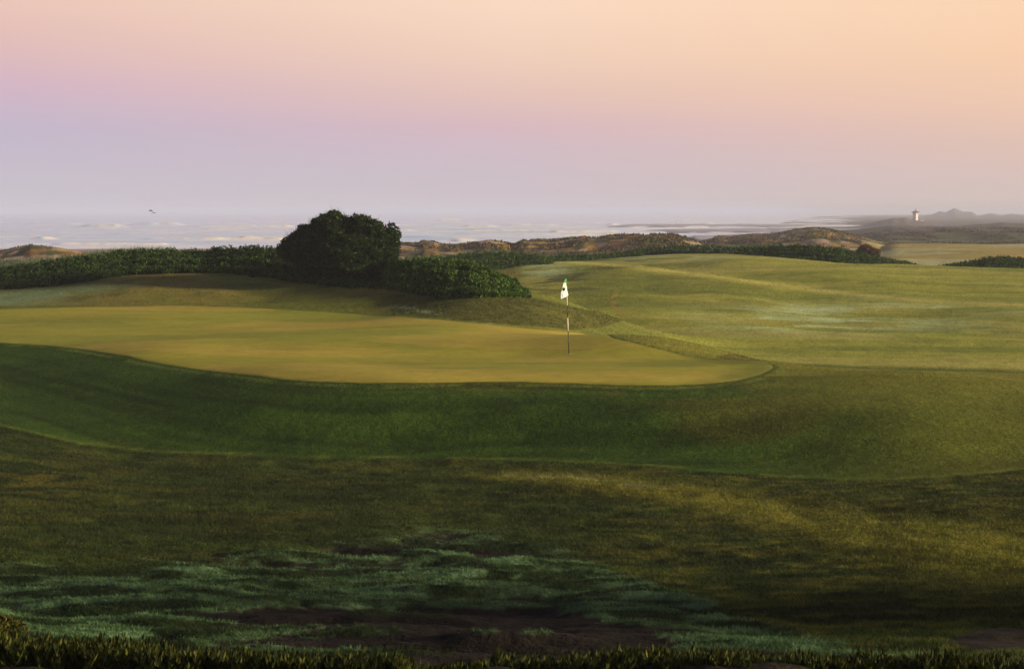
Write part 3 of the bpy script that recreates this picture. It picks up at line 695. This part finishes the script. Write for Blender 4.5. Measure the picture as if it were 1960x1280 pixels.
for a in range(7):
    px, py = 600 + 22 * a, 450 + 8 * (a % 3); q = Vector(pb(px, py, 5, 5)[:3])
    s0 = Vector((float(BB[5][0]) + (a - 3) * .12, Yk, base.z + .05)) ; mid = (s0 + q) / 2 + Vector((.1 * (a - 3), 0, -.2))
    mb.ring_tube([s0 - base, mid - base, q - base], [.09, .06, .025], 6)
mb.build('trunk', M_bark, tb)
# vine wisps on its crown
V = []; F = []; C_ = []
for a in range(420):
    t_ = rng.random(); px = 540 + 215 * t_
    top_y = np.interp(px, [535, 560, 600, 640, 655, 670, 700, 745, 765], [462, 446, 420, 404, 408, 414, 412, 436, 470])
    u, s = ray(px, top_y + rng.uniform(0, 5)); Y = Yk + rng.uniform(-.5, .4); p = np.array([u * Y, Y, EYE + s * Y]); d = unit(np.array([rng.normal() * .6, rng.normal() * .3, 1.0]))
    L_ = rng.uniform(.1, .3) * (1.5 if rng.random() < .1 else 1); sd = unit(np.cross(d, rng.normal(size=3))) * .012
    i = len(V) * 3; V.append(np.array([p - d * .15 - sd, p - d * .15 + sd, p + d * L_])); F.append([i, i + 1, i + 2]); C_.append([(.05, .055, .02)] * 3)
o_ = mesh_np('twig_tips', np.concatenate(V), np.array(F), M_blade, np.concatenate(C_), tb, smooth=False); o_['kind'] = 'stuff'
# mounded shrub to the right of it
tp = [(752, 500), (775, 490), (800, 487), (850, 489), (900, 496), (935, 508), (960, 520), (985, 540), (1000, 556)]
bt = [(752, 552), (775, 556), (800, 565), (860, 572), (920, 571), (970, 569), (1000, 568)]
B = strip(tp, bt, foot([(752, 556), (800, 567), (860, 574), (920, 573), (1000, 570)]), 4.0, step=15, rows=5, pyjit=1)
shrub('mounded_shrub', 'bright green mounded shrub at the right foot of the tall round bush', 'shrub', billow(B, 60, .2, .35), 34000, .12, G2, up=.4, wide=.5)
# farther thickets
B = strip([(862, 488), (880, 483), (910, 479), (960, 478), (1000, 480), (1030, 486), (1052, 494)], [(862, 505), (910, 520), (960, 524), (1010, 521), (1052, 503)], [(862, 92), (1052, 96)], 7, step=11, rows=4, pyjit=1)
shrub('low_thicket', 'low dark green thicket just behind the mounded shrub, left of the flag', 'shrub', B, 16000, .17, G1, up=.35)
B = strip([(1056, 491), (1080, 487), (1110, 486), (1150, 484), (1200, 478), (1235, 474)], [(1056, 500), (1110, 503), (1150, 505), (1200, 500), (1235, 488)], [(1056, 104), (1235, 108)], 6, step=10, rows=3, pyjit=1)
shrub('low_thicket', 'small dark thicket in the dip behind the first fairway crest', 'shrub', B, 9000, .17, G1, up=.3)
B = strip([(1215, 476), (1250, 472), (1300, 468), (1350, 467), (1400, 471), (1430, 470)], [(1215, 487), (1300, 480), (1350, 482), (1430, 490)], [(1215, 117), (1430, 114)], 5, step=10, rows=3, pyjit=1)
shrub('low_thicket', 'thin dark thicket along the top of the highest fairway crest', 'shrub', B, 9000, .18, GD + GS, up=.5)
B = strip([(1425, 470), (1450, 469), (1500, 467), (1550, 465), (1580, 468), (1620, 474), (1650, 480), (1690, 491), (1730, 499), (1765, 508)], [(1425, 490), (1500, 500), (1600, 508), (1700, 513), (1765, 514)], [(1425, 108), (1500, 104), (1600, 101), (1765, 103)], 6, step=11, rows=4, pyjit=1)
shrub('long_thicket', 'long dark green thicket sloping down to the right behind the fairway', 'shrub', B, 24000, .18, G1, up=.45)
B = strip([(1760, 511), (1800, 512)], [(1760, 516), (1800, 517)], [(1760, 103), (1800, 103)], 2, step=8, rows=2, pyjit=1)
B += strip([(1800, 509), (1812, 503), (1850, 499), (1878, 493), (1890, 488), (1910, 486), (1940, 489), (1960, 491), (2020, 493), (2120, 500)], [(1800, 516), (1880, 518), (2120, 520)], [(1800, 103), (2120, 103)], 6, step=11, rows=4, pyjit=1)
shrub('low_thicket', 'rounded dark green thicket at the right edge, before the far fairway', 'shrub', B, 14000, .18, G1, up=.4)
Yq = 112
def pq(px, py, rx, ry):
    u, s = ray(px, py); return (float(u) * Yq, Yq, EYE + float(s) * Yq, rx * Yq / FPX, rx * Yq / FPX, ry * Yq / FPX)
shrub('dry_bush', 'reddish brown dry bush poking up behind the long thicket', 'bush', [pq(1655, 482, 15, 14), pq(1668, 487, 17, 12), pq(1645, 487, 10, 9)], 2600, .22, [(.13, .07, .045), (.09, .055, .035), (.06, .05, .03)], up=.6, wide=.2, core=.55)
# the bush in the near left corner
Yn = 8.6
def pn(px, py, r, dy=0):
    u, s = ray(px, py); Y = Yn + dy; return (float(u) * Y, Y, EYE + float(s) * Y, r * Y / FPX, r * Y / FPX, r * .9 * Y / FPX)
shrub('corner_bush', 'fine leaved dark bush in the bottom left corner', 'bush', [pn(-30, 1240, 70), pn(10, 1215, 42, .1), pn(30, 1265, 50), pn(-70, 1200, 70, .3), pn(58, 1290, 40), pn(-20, 1190, 28, .1)], 16000, .026, [(.05, .05, .01), (.035, .042, .01), (.09, .08, .014)], up=.5, wide=.4, core=.7)

# ------------------------------------------------------------------ grass and ground cover (nobody could count them)
def blades(name, X, Y, Z, h, w, c, lean=.5, mat_=None, side=None):
    m_ = len(X); a = rng.uniform(0, 2 * math.pi, m_); dx, dy = np.cos(a) * w / 2, np.sin(a) * w / 2
    lx, ly = rng.normal(size=m_) * lean * h, rng.normal(size=m_) * lean * h
    hz = h * rng.uniform(.6, 1.3, m_)
    V = np.stack([np.stack([X - dx, Y - dy, Z - h * .15], 1), np.stack([X + dx, Y + dy, Z - h * .15], 1), np.stack([X + lx, Y + ly, Z + hz], 1)], 1).reshape(-1, 3)
    F = np.arange(m_ * 3).reshape(-1, 3)
    o = mesh_np(name, V, F, mat_ or M_blade, np.repeat(c, 3, 0), smooth=False)
    tag(o, kind='stuff'); return o
def ground_z(X, Y):
    u = X / Y; j = np.clip(np.searchsorted(UG, u) - 1, 0, len(UG) - 2); fj = np.clip((u - UG[j]) / (UG[j + 1] - UG[j]), 0, 1)
    fi = (np.log(Y) - LG[0]) / (LG[1] - LG[0]); i = np.clip(fi.astype(int), 0, len(LG) - 2); fi = fi - i
    return (ZG[i, j] * (1 - fj) + ZG[i, j + 1] * fj) * (1 - fi) + (ZG[i + 1, j] * (1 - fj) + ZG[i + 1, j + 1] * fj) * fi
m_ = 640000
pv = rng.random(m_)
Yg = np.exp(np.interp(pv, [0, .62, .84, 1], [math.log(8.6), math.log(31), math.log(50), math.log(100)]))
ug = rng.uniform(-.43, .43, m_); Xg = ug * Yg
Zg = ground_z(Xg, Yg); dg = dist_green(Xg, Yg)
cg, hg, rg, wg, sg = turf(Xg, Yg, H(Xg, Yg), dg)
ok = (dg > .02) & (hg > .008) & ~((wg > .5) & (sg > .5) & (rng.random(m_) < .93))
Xg, Yg, Zg, cg, hg, wg, rg = (q[ok] for q in (Xg, Yg, Zg, cg, hg, wg, rg))
jit = rng.uniform(.6, 1.45, len(Xg))[:, None]; jit = np.where(hg[:, None] < .022, jit * .4 + .6, jit)
cg = cg * jit * np.array([1, 1, 1]); br = rng.random(len(Xg)) < .08
cg[br] = cg[br] * np.array([1.35, 1.1, .9])
cg = cg * np.array([.82, 1.0, .9])
hb = np.maximum(hg, .0005 * Yg); wb_ = .0006 * Yg + .0012
nr_ = Yg < 31.5
tag(blades('rough_grass', Xg[nr_], Yg[nr_], Zg[nr_], hb[nr_], wb_[nr_], cg[nr_], lean=.7), 'dark rough grass on the slopes in front of the green', 'grass')
tag(blades('fairway_grass', Xg[~nr_], Yg[~nr_], Zg[~nr_], hb[~nr_], wb_[~nr_], cg[~nr_], lean=.7), 'short grass on the banks and fairway around the green', 'grass')

# marram grass behind the hedge and before the dunes
def marram(pts, Yr, m2, cols, label, hh=.5):
    pts = np.array(pts, float); k_ = rng.random(m2); px = pts[0, 0] + (pts[-1, 0] - pts[0, 0]) * k_
    top = np.interp(px, pts[:, 0], pts[:, 1]); bot = np.interp(px, pts[:, 0], pts[:, 2])
    f = rng.random(m2); py = bot + (top - bot) * f; Y = Yr[0] + (Yr[1] - Yr[0]) * f + rng.uniform(-1, 1, m2)
    u, s = ray(px, py); Z = EYE + s * Y; pal = np.array(cols)
    c = pal[rng.integers(0, len(pal), m2)] * rng.uniform(.6, 1.4, (m2, 1))
    tag(blades('dune_grass', u * Y, Y, Z - hh, np.full(m2, hh), np.full(m2, .05), c, lean=.3), label, 'grass')
    # the low bank it grows on
    a = np.linspace(pts[0, 0], pts[-1, 0], 90); bb = np.linspace(-.8, 1, 12); A_, B_ = np.meshgrid(a, bb)
    tp_ = np.interp(A_, pts[:, 0], pts[:, 1]) + 7; bo_ = np.interp(A_, pts[:, 0], pts[:, 2]) + 7
    py = bo_ + (tp_ - bo_) * B_; Y = Yr[0] + (Yr[1] - Yr[0]) * np.maximum(B_, -.3); u, s = ray(A_, py)
    tag(mesh_np('bank', np.stack([u * Y, Y, EYE + s * Y - hh * .3], -1).reshape(-1, 3), grid_faces(*A_.shape), M_turf, np.tile(np.array((.05, .07, .035)), (A_.size, 1))), kind='structure')
marram([(-220, 500, 530), (0, 497, 525), (60, 490, 520), (130, 484, 512), (200, 474, 500), (260, 470, 492), (330, 471, 488)], (78, 90), 16000, GS + [(.10, .15, .09)], 'silvery green dune grass rising behind the left end of the hedge')
marram([(760, 500, 512), (800, 487, 506), (850, 484, 502), (900, 478, 498), (960, 476, 494), (1010, 481, 494), (1060, 486, 496)], (104, 118), 9000, GS, 'pale dune grass between the dunes and the mounded shrub')
marram([(1040, 488, 497), (1100, 484, 494), (1170, 479, 490), (1230, 473, 482), (1330, 465, 474), (1420, 466, 474), (1520, 466, 474)], (119, 128), 6000, GS, 'pale dune grass behind the crest thickets')

# scrub on the dunes
m3 = 240000
w = rng.random(m3); Yd = np.exp(rng.uniform(math.log(118), math.log(460), m3)); ud = np.where(rng.random(m3) < .16, rng.uniform(-.42, -.27, m3), rng.uniform(-.10, .42, m3)); Xd = ud * Yd
Zd = far_h(ud, Yd); keepd = (Zd > np.interp(Yd, [118, 300, 460], [-1.6, -4.4, -4.6]) + .3)
keepd &= ~((ud > .245) & (Yd < 250)); keepd &= fbm(Xd / 2.2, Yd / 3.5, 4, 211) > .40; keepd &= fbm(Xd / 6, Yd / 8, 4, 201) < .53
Xd, Yd, Zd = Xd[keepd], Yd[keepd], Zd[keepd]
pal = np.array([(.055, .07, .022), (.08, .085, .025), (.11, .072, .032), (.09, .065, .05), (.05, .055, .03), (.20, .13, .03)])
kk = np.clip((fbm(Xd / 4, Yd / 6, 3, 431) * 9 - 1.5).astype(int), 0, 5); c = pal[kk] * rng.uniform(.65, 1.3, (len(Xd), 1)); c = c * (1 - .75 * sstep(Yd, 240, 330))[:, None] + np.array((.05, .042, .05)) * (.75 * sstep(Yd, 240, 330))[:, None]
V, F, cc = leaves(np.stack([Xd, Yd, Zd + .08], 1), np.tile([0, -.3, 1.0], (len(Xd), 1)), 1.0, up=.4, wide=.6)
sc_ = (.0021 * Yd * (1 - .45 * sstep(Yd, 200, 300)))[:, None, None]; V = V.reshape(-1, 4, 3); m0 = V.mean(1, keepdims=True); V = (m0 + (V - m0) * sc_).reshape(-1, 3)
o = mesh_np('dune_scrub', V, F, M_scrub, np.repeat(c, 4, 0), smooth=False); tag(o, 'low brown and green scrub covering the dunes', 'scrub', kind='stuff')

# leafy plants along the bottom edge, in front of the viewer
def sprigs(name, label, x0, x1, m4, topf, Y0, Y1, cols, leafn=22, L0=.042):
    px = rng.uniform(x0, x1, m4); Y = rng.uniform(Y0, Y1, m4)
    ty = np.interp(px, *topf) + np.abs(rng.normal(size=m4)) * 13 - 6 + (fbm(px / 38, Y * 2, 3, 501) - .45) * 60
    u, s = ray(px, ty); X = u * Y; Zt = EYE + s * Y; Zb = H(X, np.maximum(Y, 7)) - .02
    okk = Zt > Zb + .03; X, Y, Zt, Zb = X[okk], Y[okk], Zt[okk], Zb[okk]
    lx, ly = rng.normal(size=len(X)) * .03, rng.normal(size=len(X)) * .03
    C = []; D = []
    for q in range(leafn):
        f = (q + .5) / leafn; ff = 1 - .28 * (1 - f) * leafn / 8
        z = Zt - (1 - f) * np.minimum(.42, (Zt - Zb)); C.append(np.stack([X + lx * f, Y + ly * f, z], 1))
        a = q * 2.4 + rng.uniform(0, .8, len(X)); tilt = .35 + .75 * (1 - f)
        D.append(np.stack([np.cos(a) * tilt, np.sin(a) * tilt, np.ones(len(X))], 1))
    C = np.concatenate(C); D = unit(np.concatenate(D)); mm = len(C)
    Ln = L0 * rng.uniform(.6, 1.2, (mm, 1)); sd = unit(np.cross(D, np.array([0, 0, 1.0]) + rng.normal(size=(mm, 3)) * .3)); w = Ln * .17
    V = np.stack([C, C + D * Ln * .45 + sd * w, C + D * Ln + np.array([0, 0, .15]) * Ln, C + D * Ln * .45 - sd * w], 1)
    i = np.arange(mm)[:, None] * 4; F = np.concatenate([i + np.array([[0, 1, 2]]), i + np.array([[0, 2, 3]])])
    pal = np.array(cols); c = pal[rng.integers(0, len(pal), mm)] * rng.uniform(.6, 1.4, (mm, 1))
    o = mesh_np(name, V.reshape(-1, 3), F, M_leaf, np.repeat(c, 4, 0), smooth=False)
    tag(o, label, 'plants', kind='stuff')
LP = [(.010, .018, .004), (.016, .026, .005), (.028, .038, .006), (.060, .065, .010)]
sprigs('leafy_plants', 'narrow leaved plants along the bottom edge, left of the bare soil', -60, 930, 3800, ([-60, 60, 120, 300, 330, 450, 520, 600, 760, 840, 930], [1215, 1236, 1242, 1240, 1256, 1260, 1268, 1268, 1274, 1296, 1292]), 7.0, 8.9, LP)
sprigs('leafy_plants', 'narrow leaved plants along the bottom edge, right of the bare soil', 930, 2040, 3300, ([930, 960, 985, 1020, 1080, 1200, 1500, 1800, 2040], [1290, 1272, 1262, 1274, 1276, 1266, 1268, 1272, 1276]), 7.0, 8.8, LP)

# tiny purple flowers among them
M_petal = mat('purple_petal', color=(.16, .02, .30), rough=.6)
M_eye = mat('flower_eye', color=(.30, .22, .05), rough=.7)
M_stem = mat('green_stem', color=(.05, .08, .02), rough=.7)
def flower(px, py, Y, label):
    u, s = ray(px, py); o = empty('purple_flower', (float(u) * Y, Y, EYE + float(s) * Y), label=label, cat='flower', group='purple flowers along the bottom edge')
    for q in range(6):
        a = q * math.pi / 3; m = MB(); c, s_ = math.cos(a), math.sin(a); r = .011
        m.v = [(0, -.002, 0), (c * r * .6 - s_ * r * .4, -.006, s_ * r * .6 + c * r * .4), (c * r * 1.2, -.003, s_ * r * 1.2), (c * r * .6 + s_ * r * .4, -.006, s_ * r * .6 - c * r * .4)]
        m.f = [(0, 1, 2), (0, 2, 3)]; m.build('petal', M_petal, o)
    m = MB(); m.ring_tube([(0, -.009, 0), (0, 0, 0)], .003, 8); m.build('flower_centre', M_eye, o)
    m = MB(); m.ring_tube([(0, .002, -.12), (0.004, .001, -.05), (0, 0, 0)], .0015, 5); m.build('stem', M_stem, o)
flower(10, 1268, 7.6, 'small purple flower in the bottom left corner')
flower(440, 1277, 7.6, 'small purple flower at the bottom edge, between the left corner and the bare soil')
flower(1331, 1276, 7.6, 'small purple flower at the bottom edge, right of the bare soil')

# ------------------------------------------------------------------ flagstick
M_wp = mat('white_paint', color=(.82, .80, .76), rough=.35)
M_bp = mat('black_paint', color=(.02, .022, .022), rough=.35)
M_gp = mat('green_sleeve', color=(.05, .30, .05), rough=.5, transl=.2)
M_cloth = mat('flag_cloth', color=(.86, .87, .90), rough=.8, transl=.4, bumps=[(300, .0005, (1, 1, 1))])
M_hem = mat('flag_hem', color=(.01, .14, .12), rough=.8, transl=.2)
M_badge = mat('flag_badge', color=(.0, .11, .06), rough=.7)
M_badge2 = mat('badge_mark', color=(.12, .45, .32), rough=.7)
M_ink = mat('dark_ink', color=(.05, .055, .09), rough=.7)
gxp, gyp = hit(1089, 677.5)
gzp = float(H(gxp, gyp)) + .006
KP = gyp / FPX
flag = empty('golf_flagstick', (gxp, gyp, gzp), label='black and white flagstick with a small white pennant on the green', cat='golf flag')
def fp(px, py, dy=0.0):
    return Vector(((px - 1089) * KP, dy, (678 - py) * KP))
def pole_at(py): return fp(1083.2 + (py - 533) * (1089 - 1083.2) / 145, py)
m = MB(); m.ring_tube([pole_at(533.5), pole_at(533.5) + Vector((0, 0, -.01)), pole_at(549)], [.012, .017, .017], 10); m.build('sleeve', M_gp, flag, True)
for a, b, mm in ((549, 585, M_wp), (585, 608.7, M_bp), (608.7, 634, M_wp), (634, 678.6, M_bp)):
    m = MB(); m.ring_tube([pole_at(b - .02), pole_at(a + .02)], .0125 if mm is M_wp else .0115, 10); m.build('pole_section', mm, flag, True)
# pennant: outline corners in the photo, hanging in soft folds
def pen(s_, t_):
    l0 = np.array([(1081, 533.5), (1078, 542), (1074.3, 556), (1071.5, 565), (1071.3, 571), (1072.7, 573.5)], float)
    r0 = np.array([(1083, 533.5), (1083, 543), (1084.3, 552), (1085.8, 560), (1087.4, 565), (1087.6, 565.6)], float)
    q = np.linspace(0, 1, 6); L2 = np.array([np.interp(t_, q, l0[:, 0]), np.interp(t_, q, l0[:, 1])]); R2 = np.array([np.interp(t_, q, r0[:, 0]), np.interp(t_, q, r0[:, 1])])
    p = L2 * (1 - s_) + R2 * s_
    fold = .035 * math.sin(s_ * 7.5 + 1) * t_ + .02 * math.sin(s_ * 3 + t_ * 4)
    return fp(p[0], p[1], -.03 + fold * .5 + (p[0] - 1085) * KP * .8)
def patch(s0, s1, t0, t1, ns, nt_, off=0.0, test=None):
    m = MB(); idx = {}
    for i in range(nt_ + 1):
        for j in range(ns + 1):
            s_, t_ = s0 + (s1 - s0) * j / ns, t0 + (t1 - t0) * i / nt_
            v = pen(s_, t_); v.y -= off; idx[i, j] = len(m.v); m.v.append(tuple(v))
    for i in range(nt_):
        for j in range(ns):
            sc, t2 = s0 + (s1 - s0) * (j + .5) / ns, t0 + (t1 - t0) * (i + .5) / nt_
            if test and not test(sc, t2): continue
            m.f.append((idx[i, j], idx[i, j + 1], idx[i + 1, j + 1], idx[i + 1, j]))
    return m
def solid(o, th=.002):
    md = o.modifiers.new('thick', 'SOLIDIFY'); md.thickness = th; return o
pn_ = solid(patch(0, 1, .17, 1, 20, 30).build('pennant', M_cloth, flag, True))
solid(patch(0, 1, .0, .17, 6, 8).build('pennant_top', M_gp, flag, True))
solid(patch(0, .09, .55, 1, 2, 14, .002).build('hem', M_hem, flag, True))
solid(patch(0.02, .75, .93, 1, 16, 2, .003).build('hem', M_hem, flag, True))
solid(patch(.86, 1, .88, 1, 4, 4, .004).build('hem', M_gp, flag, True))
# round badge with a light mark and a faint line of script
c0 = fp(1078.3, 553.3, -.13)
m = MB(); m.ring_tube([c0, c0 + Vector((0, .003, 0))], .0485, 28); bd_ = m.build('badge', M_badge, flag)
m = MB()
for k_ in range(14):
    a = 2.3 - k_ * .22; p = c0 + Vector((math.cos(a) * .021 - .004, -.003, math.sin(a) * .024 + .006)); m.ring_tube([p, p + Vector((0, .002, 0))], .006, 6)
m.box((c0.x + .022, c0.y - .003, c0.z - .022), (.012, .002, .02)); m.build('badge_mark', M_badge2, bd_)
m = MB()
for k_ in range(7):
    p = fp(1073.8 + k_ * .36, 562 + k_ * .82, -.19); m.ring_tube([p, p + Vector((.006 * (k_ % 2), .002, .012))], .0045 if k_ % 3 else .006, 5)
m.build('script', M_ink, flag)
# the hole it stands in
M_cup = mat('cup_liner', color=(.5, .5, .48), rough=.5)
cup = empty('golf_hole', (gxp, gyp, gzp), label='golf hole cut into the green at the foot of the flagstick', cat='golf hole')
m = MB(); m.ring_tube([(0, 0, .003), (0, 0, .0042)], .054, 20); m.build('hole_shade', M_bp, cup)  # flat black disc painted for the shade down in the hole
m = MB()
nn_ = 20
for i in range(nn_):
    a = 2 * math.pi * i / nn_
    for r, z in ((.054, .003), (.0545, .006), (.058, .006), (.060, .002)): m.v.append((math.cos(a) * r, math.sin(a) * r, z))
for i in range(nn_):
    for q in range(3): j = (i + 1) % nn_; m.f.append((i * 4 + q, j * 4 + q, j * 4 + q + 1, i * 4 + q + 1))
m.build('rim', M_cup, cup)

# ------------------------------------------------------------------ lookout tower on the far hill
YT = 985; KT = YT / FPX
M_pl = mat('white_plaster', color=(.58, .50, .48), rough=.8, var=[(.8, .9, 1.05, (1, 1, 1))])
M_rf = mat('dark_tile', color=(.045, .025, .05), rough=.6)
M_win = mat('dark_glass', color=(.03, .03, .04), rough=.15)
u, s = ray(1752, 424.5); xt, zt = float(u) * YT, EYE + float(s) * YT
tw = empty('lookout_tower', (xt, YT, zt), label='small white lookout tower with a dark overhanging roof on the distant hill', cat='tower')
tw.rotation_euler = (0, 0, R(40)); tw.scale = (1.43,) * 3
def part(name, mm, boxes, parent=tw):
    m = MB()
    for c, d in boxes: m.box(c, d)
    return m.build(name, mm, parent)
Wt = 1.75
wl = part('wall', M_pl, [((0, 0, 1.6), (Wt, Wt, 4.2))])
part('upper_wall', M_pl, [((0, 0, 4.05), (Wt + .25, Wt + .25, .7))])
part('plinth', M_pl, [((0, 0, -.4), (Wt + .3, Wt + .3, .8))])
for a in range(4):
    c, s_ = math.cos(a * math.pi / 2), math.sin(a * math.pi / 2); r = (Wt + .25) / 2 + .01
    part('window', M_win, [((c * r, s_ * r, 4.05), (.03 if abs(c) > .5 else .8, .8 if abs(c) > .5 else .03, .4))])
m = MB(); b_ = 4.42; e = 1.55
m.v = [(-e, -e, b_), (e, -e, b_), (e, e, b_), (-e, e, b_), (-e, -e, b_ + .12), (e, -e, b_ + .12), (e, e, b_ + .12), (-e, e, b_ + .12), (-.45, -.45, b_ + .75), (.45, -.45, b_ + .75), (.45, .45, b_ + .75), (-.45, .45, b_ + .75), (0, 0, b_ + 1.15)]
m.f = [(3, 2, 1, 0), (0, 1, 5, 4), (1, 2, 6, 5), (2, 3, 7, 6), (3, 0, 4, 7), (4, 5, 9, 8), (5, 6, 10, 9), (6, 7, 11, 10), (7, 4, 8, 11), (8, 9, 12), (9, 10, 12), (10, 11, 12), (11, 8, 12)]
rf = m.build('roof', M_rf, tw)
m = MB(); m.ring_tube([(0, 0, b_ + 1.0), (0, 0, b_ + 1.9)], .09, 8); m.ring_tube([(0, 0, b_ + 1.75), (.25, -.25, b_ + 2.1)], [.16, .1], 8); m.build('finial', M_rf, rf)
part('terrace', M_pl, [((1.55, -1.55, -.2), (2.6, 2.2, 1.1)), ((1.55, -2.6, .5), (2.6, .12, .35)), ((2.8, -1.55, .5), (.12, 2.2, .35))])
m = MB()
for q in (-3.4, -2.4, -1.4): m.ring_tube([(q * .75, q * -.62, -.5), (q * .75, q * -.62, 1.5)], .06, 6)
m.ring_tube([(-2.6, 2.1, 1.35), (-.9, .85, 1.35)], .05, 6); m.build('railing', M_pl, tw)
# pale cottage on the hills behind
YC = 1720; u, s = ray(1806, 424.5); cz = EYE + float(s) * YC
ct = empty('cottage', (float(u) * YC, YC, cz), label='tiny pale cottage on the hillside right of the lookout tower', cat='cottage'); ct.scale = (1.5,) * 3
part('wall', M_pl, [((0, 0, .3), (2.6, 2.2, 2.2))], ct)
m = MB(); m.v = [(-1.5, -1.3, 1.35), (1.5, -1.3, 1.35), (1.5, 1.3, 1.35), (-1.5, 1.3, 1.35), (-1.5, 0, 2.2), (1.5, 0, 2.2)]; m.f = [(3, 2, 1, 0), (0, 1, 5, 4), (2, 3, 4, 5), (0, 4, 3), (1, 2, 5)]; m.build('roof', M_rf, ct)
part('door', M_win, [((.3, -1.11, .0), (.7, .03, 1.5))], ct)
# marker post at the edge of the outer rock shelf
YM = 985; u, s = ray(1294, 433.5)
mp_ = MB(); mp_.ring_tube([(0, 0, -.6), (0, 0, 1.2), (.05, 0, 2.0), (.06, 0, 2.3)], [.16, .2, .22, .1], 8); mp_.ring_tube([(-.35, 0, 1.0), (0, 0, 1.6), (.35, 0, 1.05)], [.07, .1, .07], 6)
tag(mp_.build('marker_post', M_rock, None, True, (float(u) * YM, YM, SEA + .6)), 'tiny dark upright marker on the outermost rock shelf', 'post')

# ------------------------------------------------------------------ two birds over the sea
M_bird = mat('dark_feather', color=(.07, .065, .08), rough=.8)
def bird(px, py, Y, label, flap):
    u, s = ray(px, py); o = empty('sea_bird', (float(u) * Y, Y, EYE + float(s) * Y), label=label, cat='bird', group='birds flying over the sea')
    m = MB(); m.ring_tube([(-.32, 0, .02), (-.22, 0, .05), (-.05, 0, .04), (.12, 0, .01), (.3, 0, -.01), (.42, 0, .0)], [.012, .045, .075, .07, .035, .06], 8); m.build('body', M_bird, o, True)
    for sd in (-1, 1):
        m = MB(); m.v = [(-.12, 0, .05), (.1, 0, .05), (.12, sd * .35, .05 + flap), (-.1, sd * .35, .06 + flap), (.22, sd * .8, flap * .4), (.05, sd * .75, flap * .45)]
        m.f = [(0, 1, 2, 3), (3, 2, 4, 5)]; solid(m.build('wing', M_bird, o, True), .02)
bird(288, 404, 260, 'left and higher of two tiny birds over the sea', .16)
bird(294, 407.5, 262, 'right and lower of two tiny birds over the sea', -.05)

# ------------------------------------------------------------------ sea haze
hm_ = bpy.data.materials.new('sea_haze'); hm_.use_nodes = True; t = hm_.node_tree
t.nodes.remove(t.nodes['Principled BSDF'])
pv_ = t.nodes.new('ShaderNodeVolumePrincipled'); pv_.inputs['Color'].default_value = (.57, .62, .86, 1); pv_.inputs['Density'].default_value = .00045
pv_.inputs['Anisotropy'].default_value = 0.0
t.links.new(pv_.outputs[0], t.nodes['Material Output'].inputs['Volume'])
m = MB(); m.box((0, 7000, 1.0), (19000, 15200, 24)); hz = m.build('haze', hm_); tag(hz, kind='stuff')
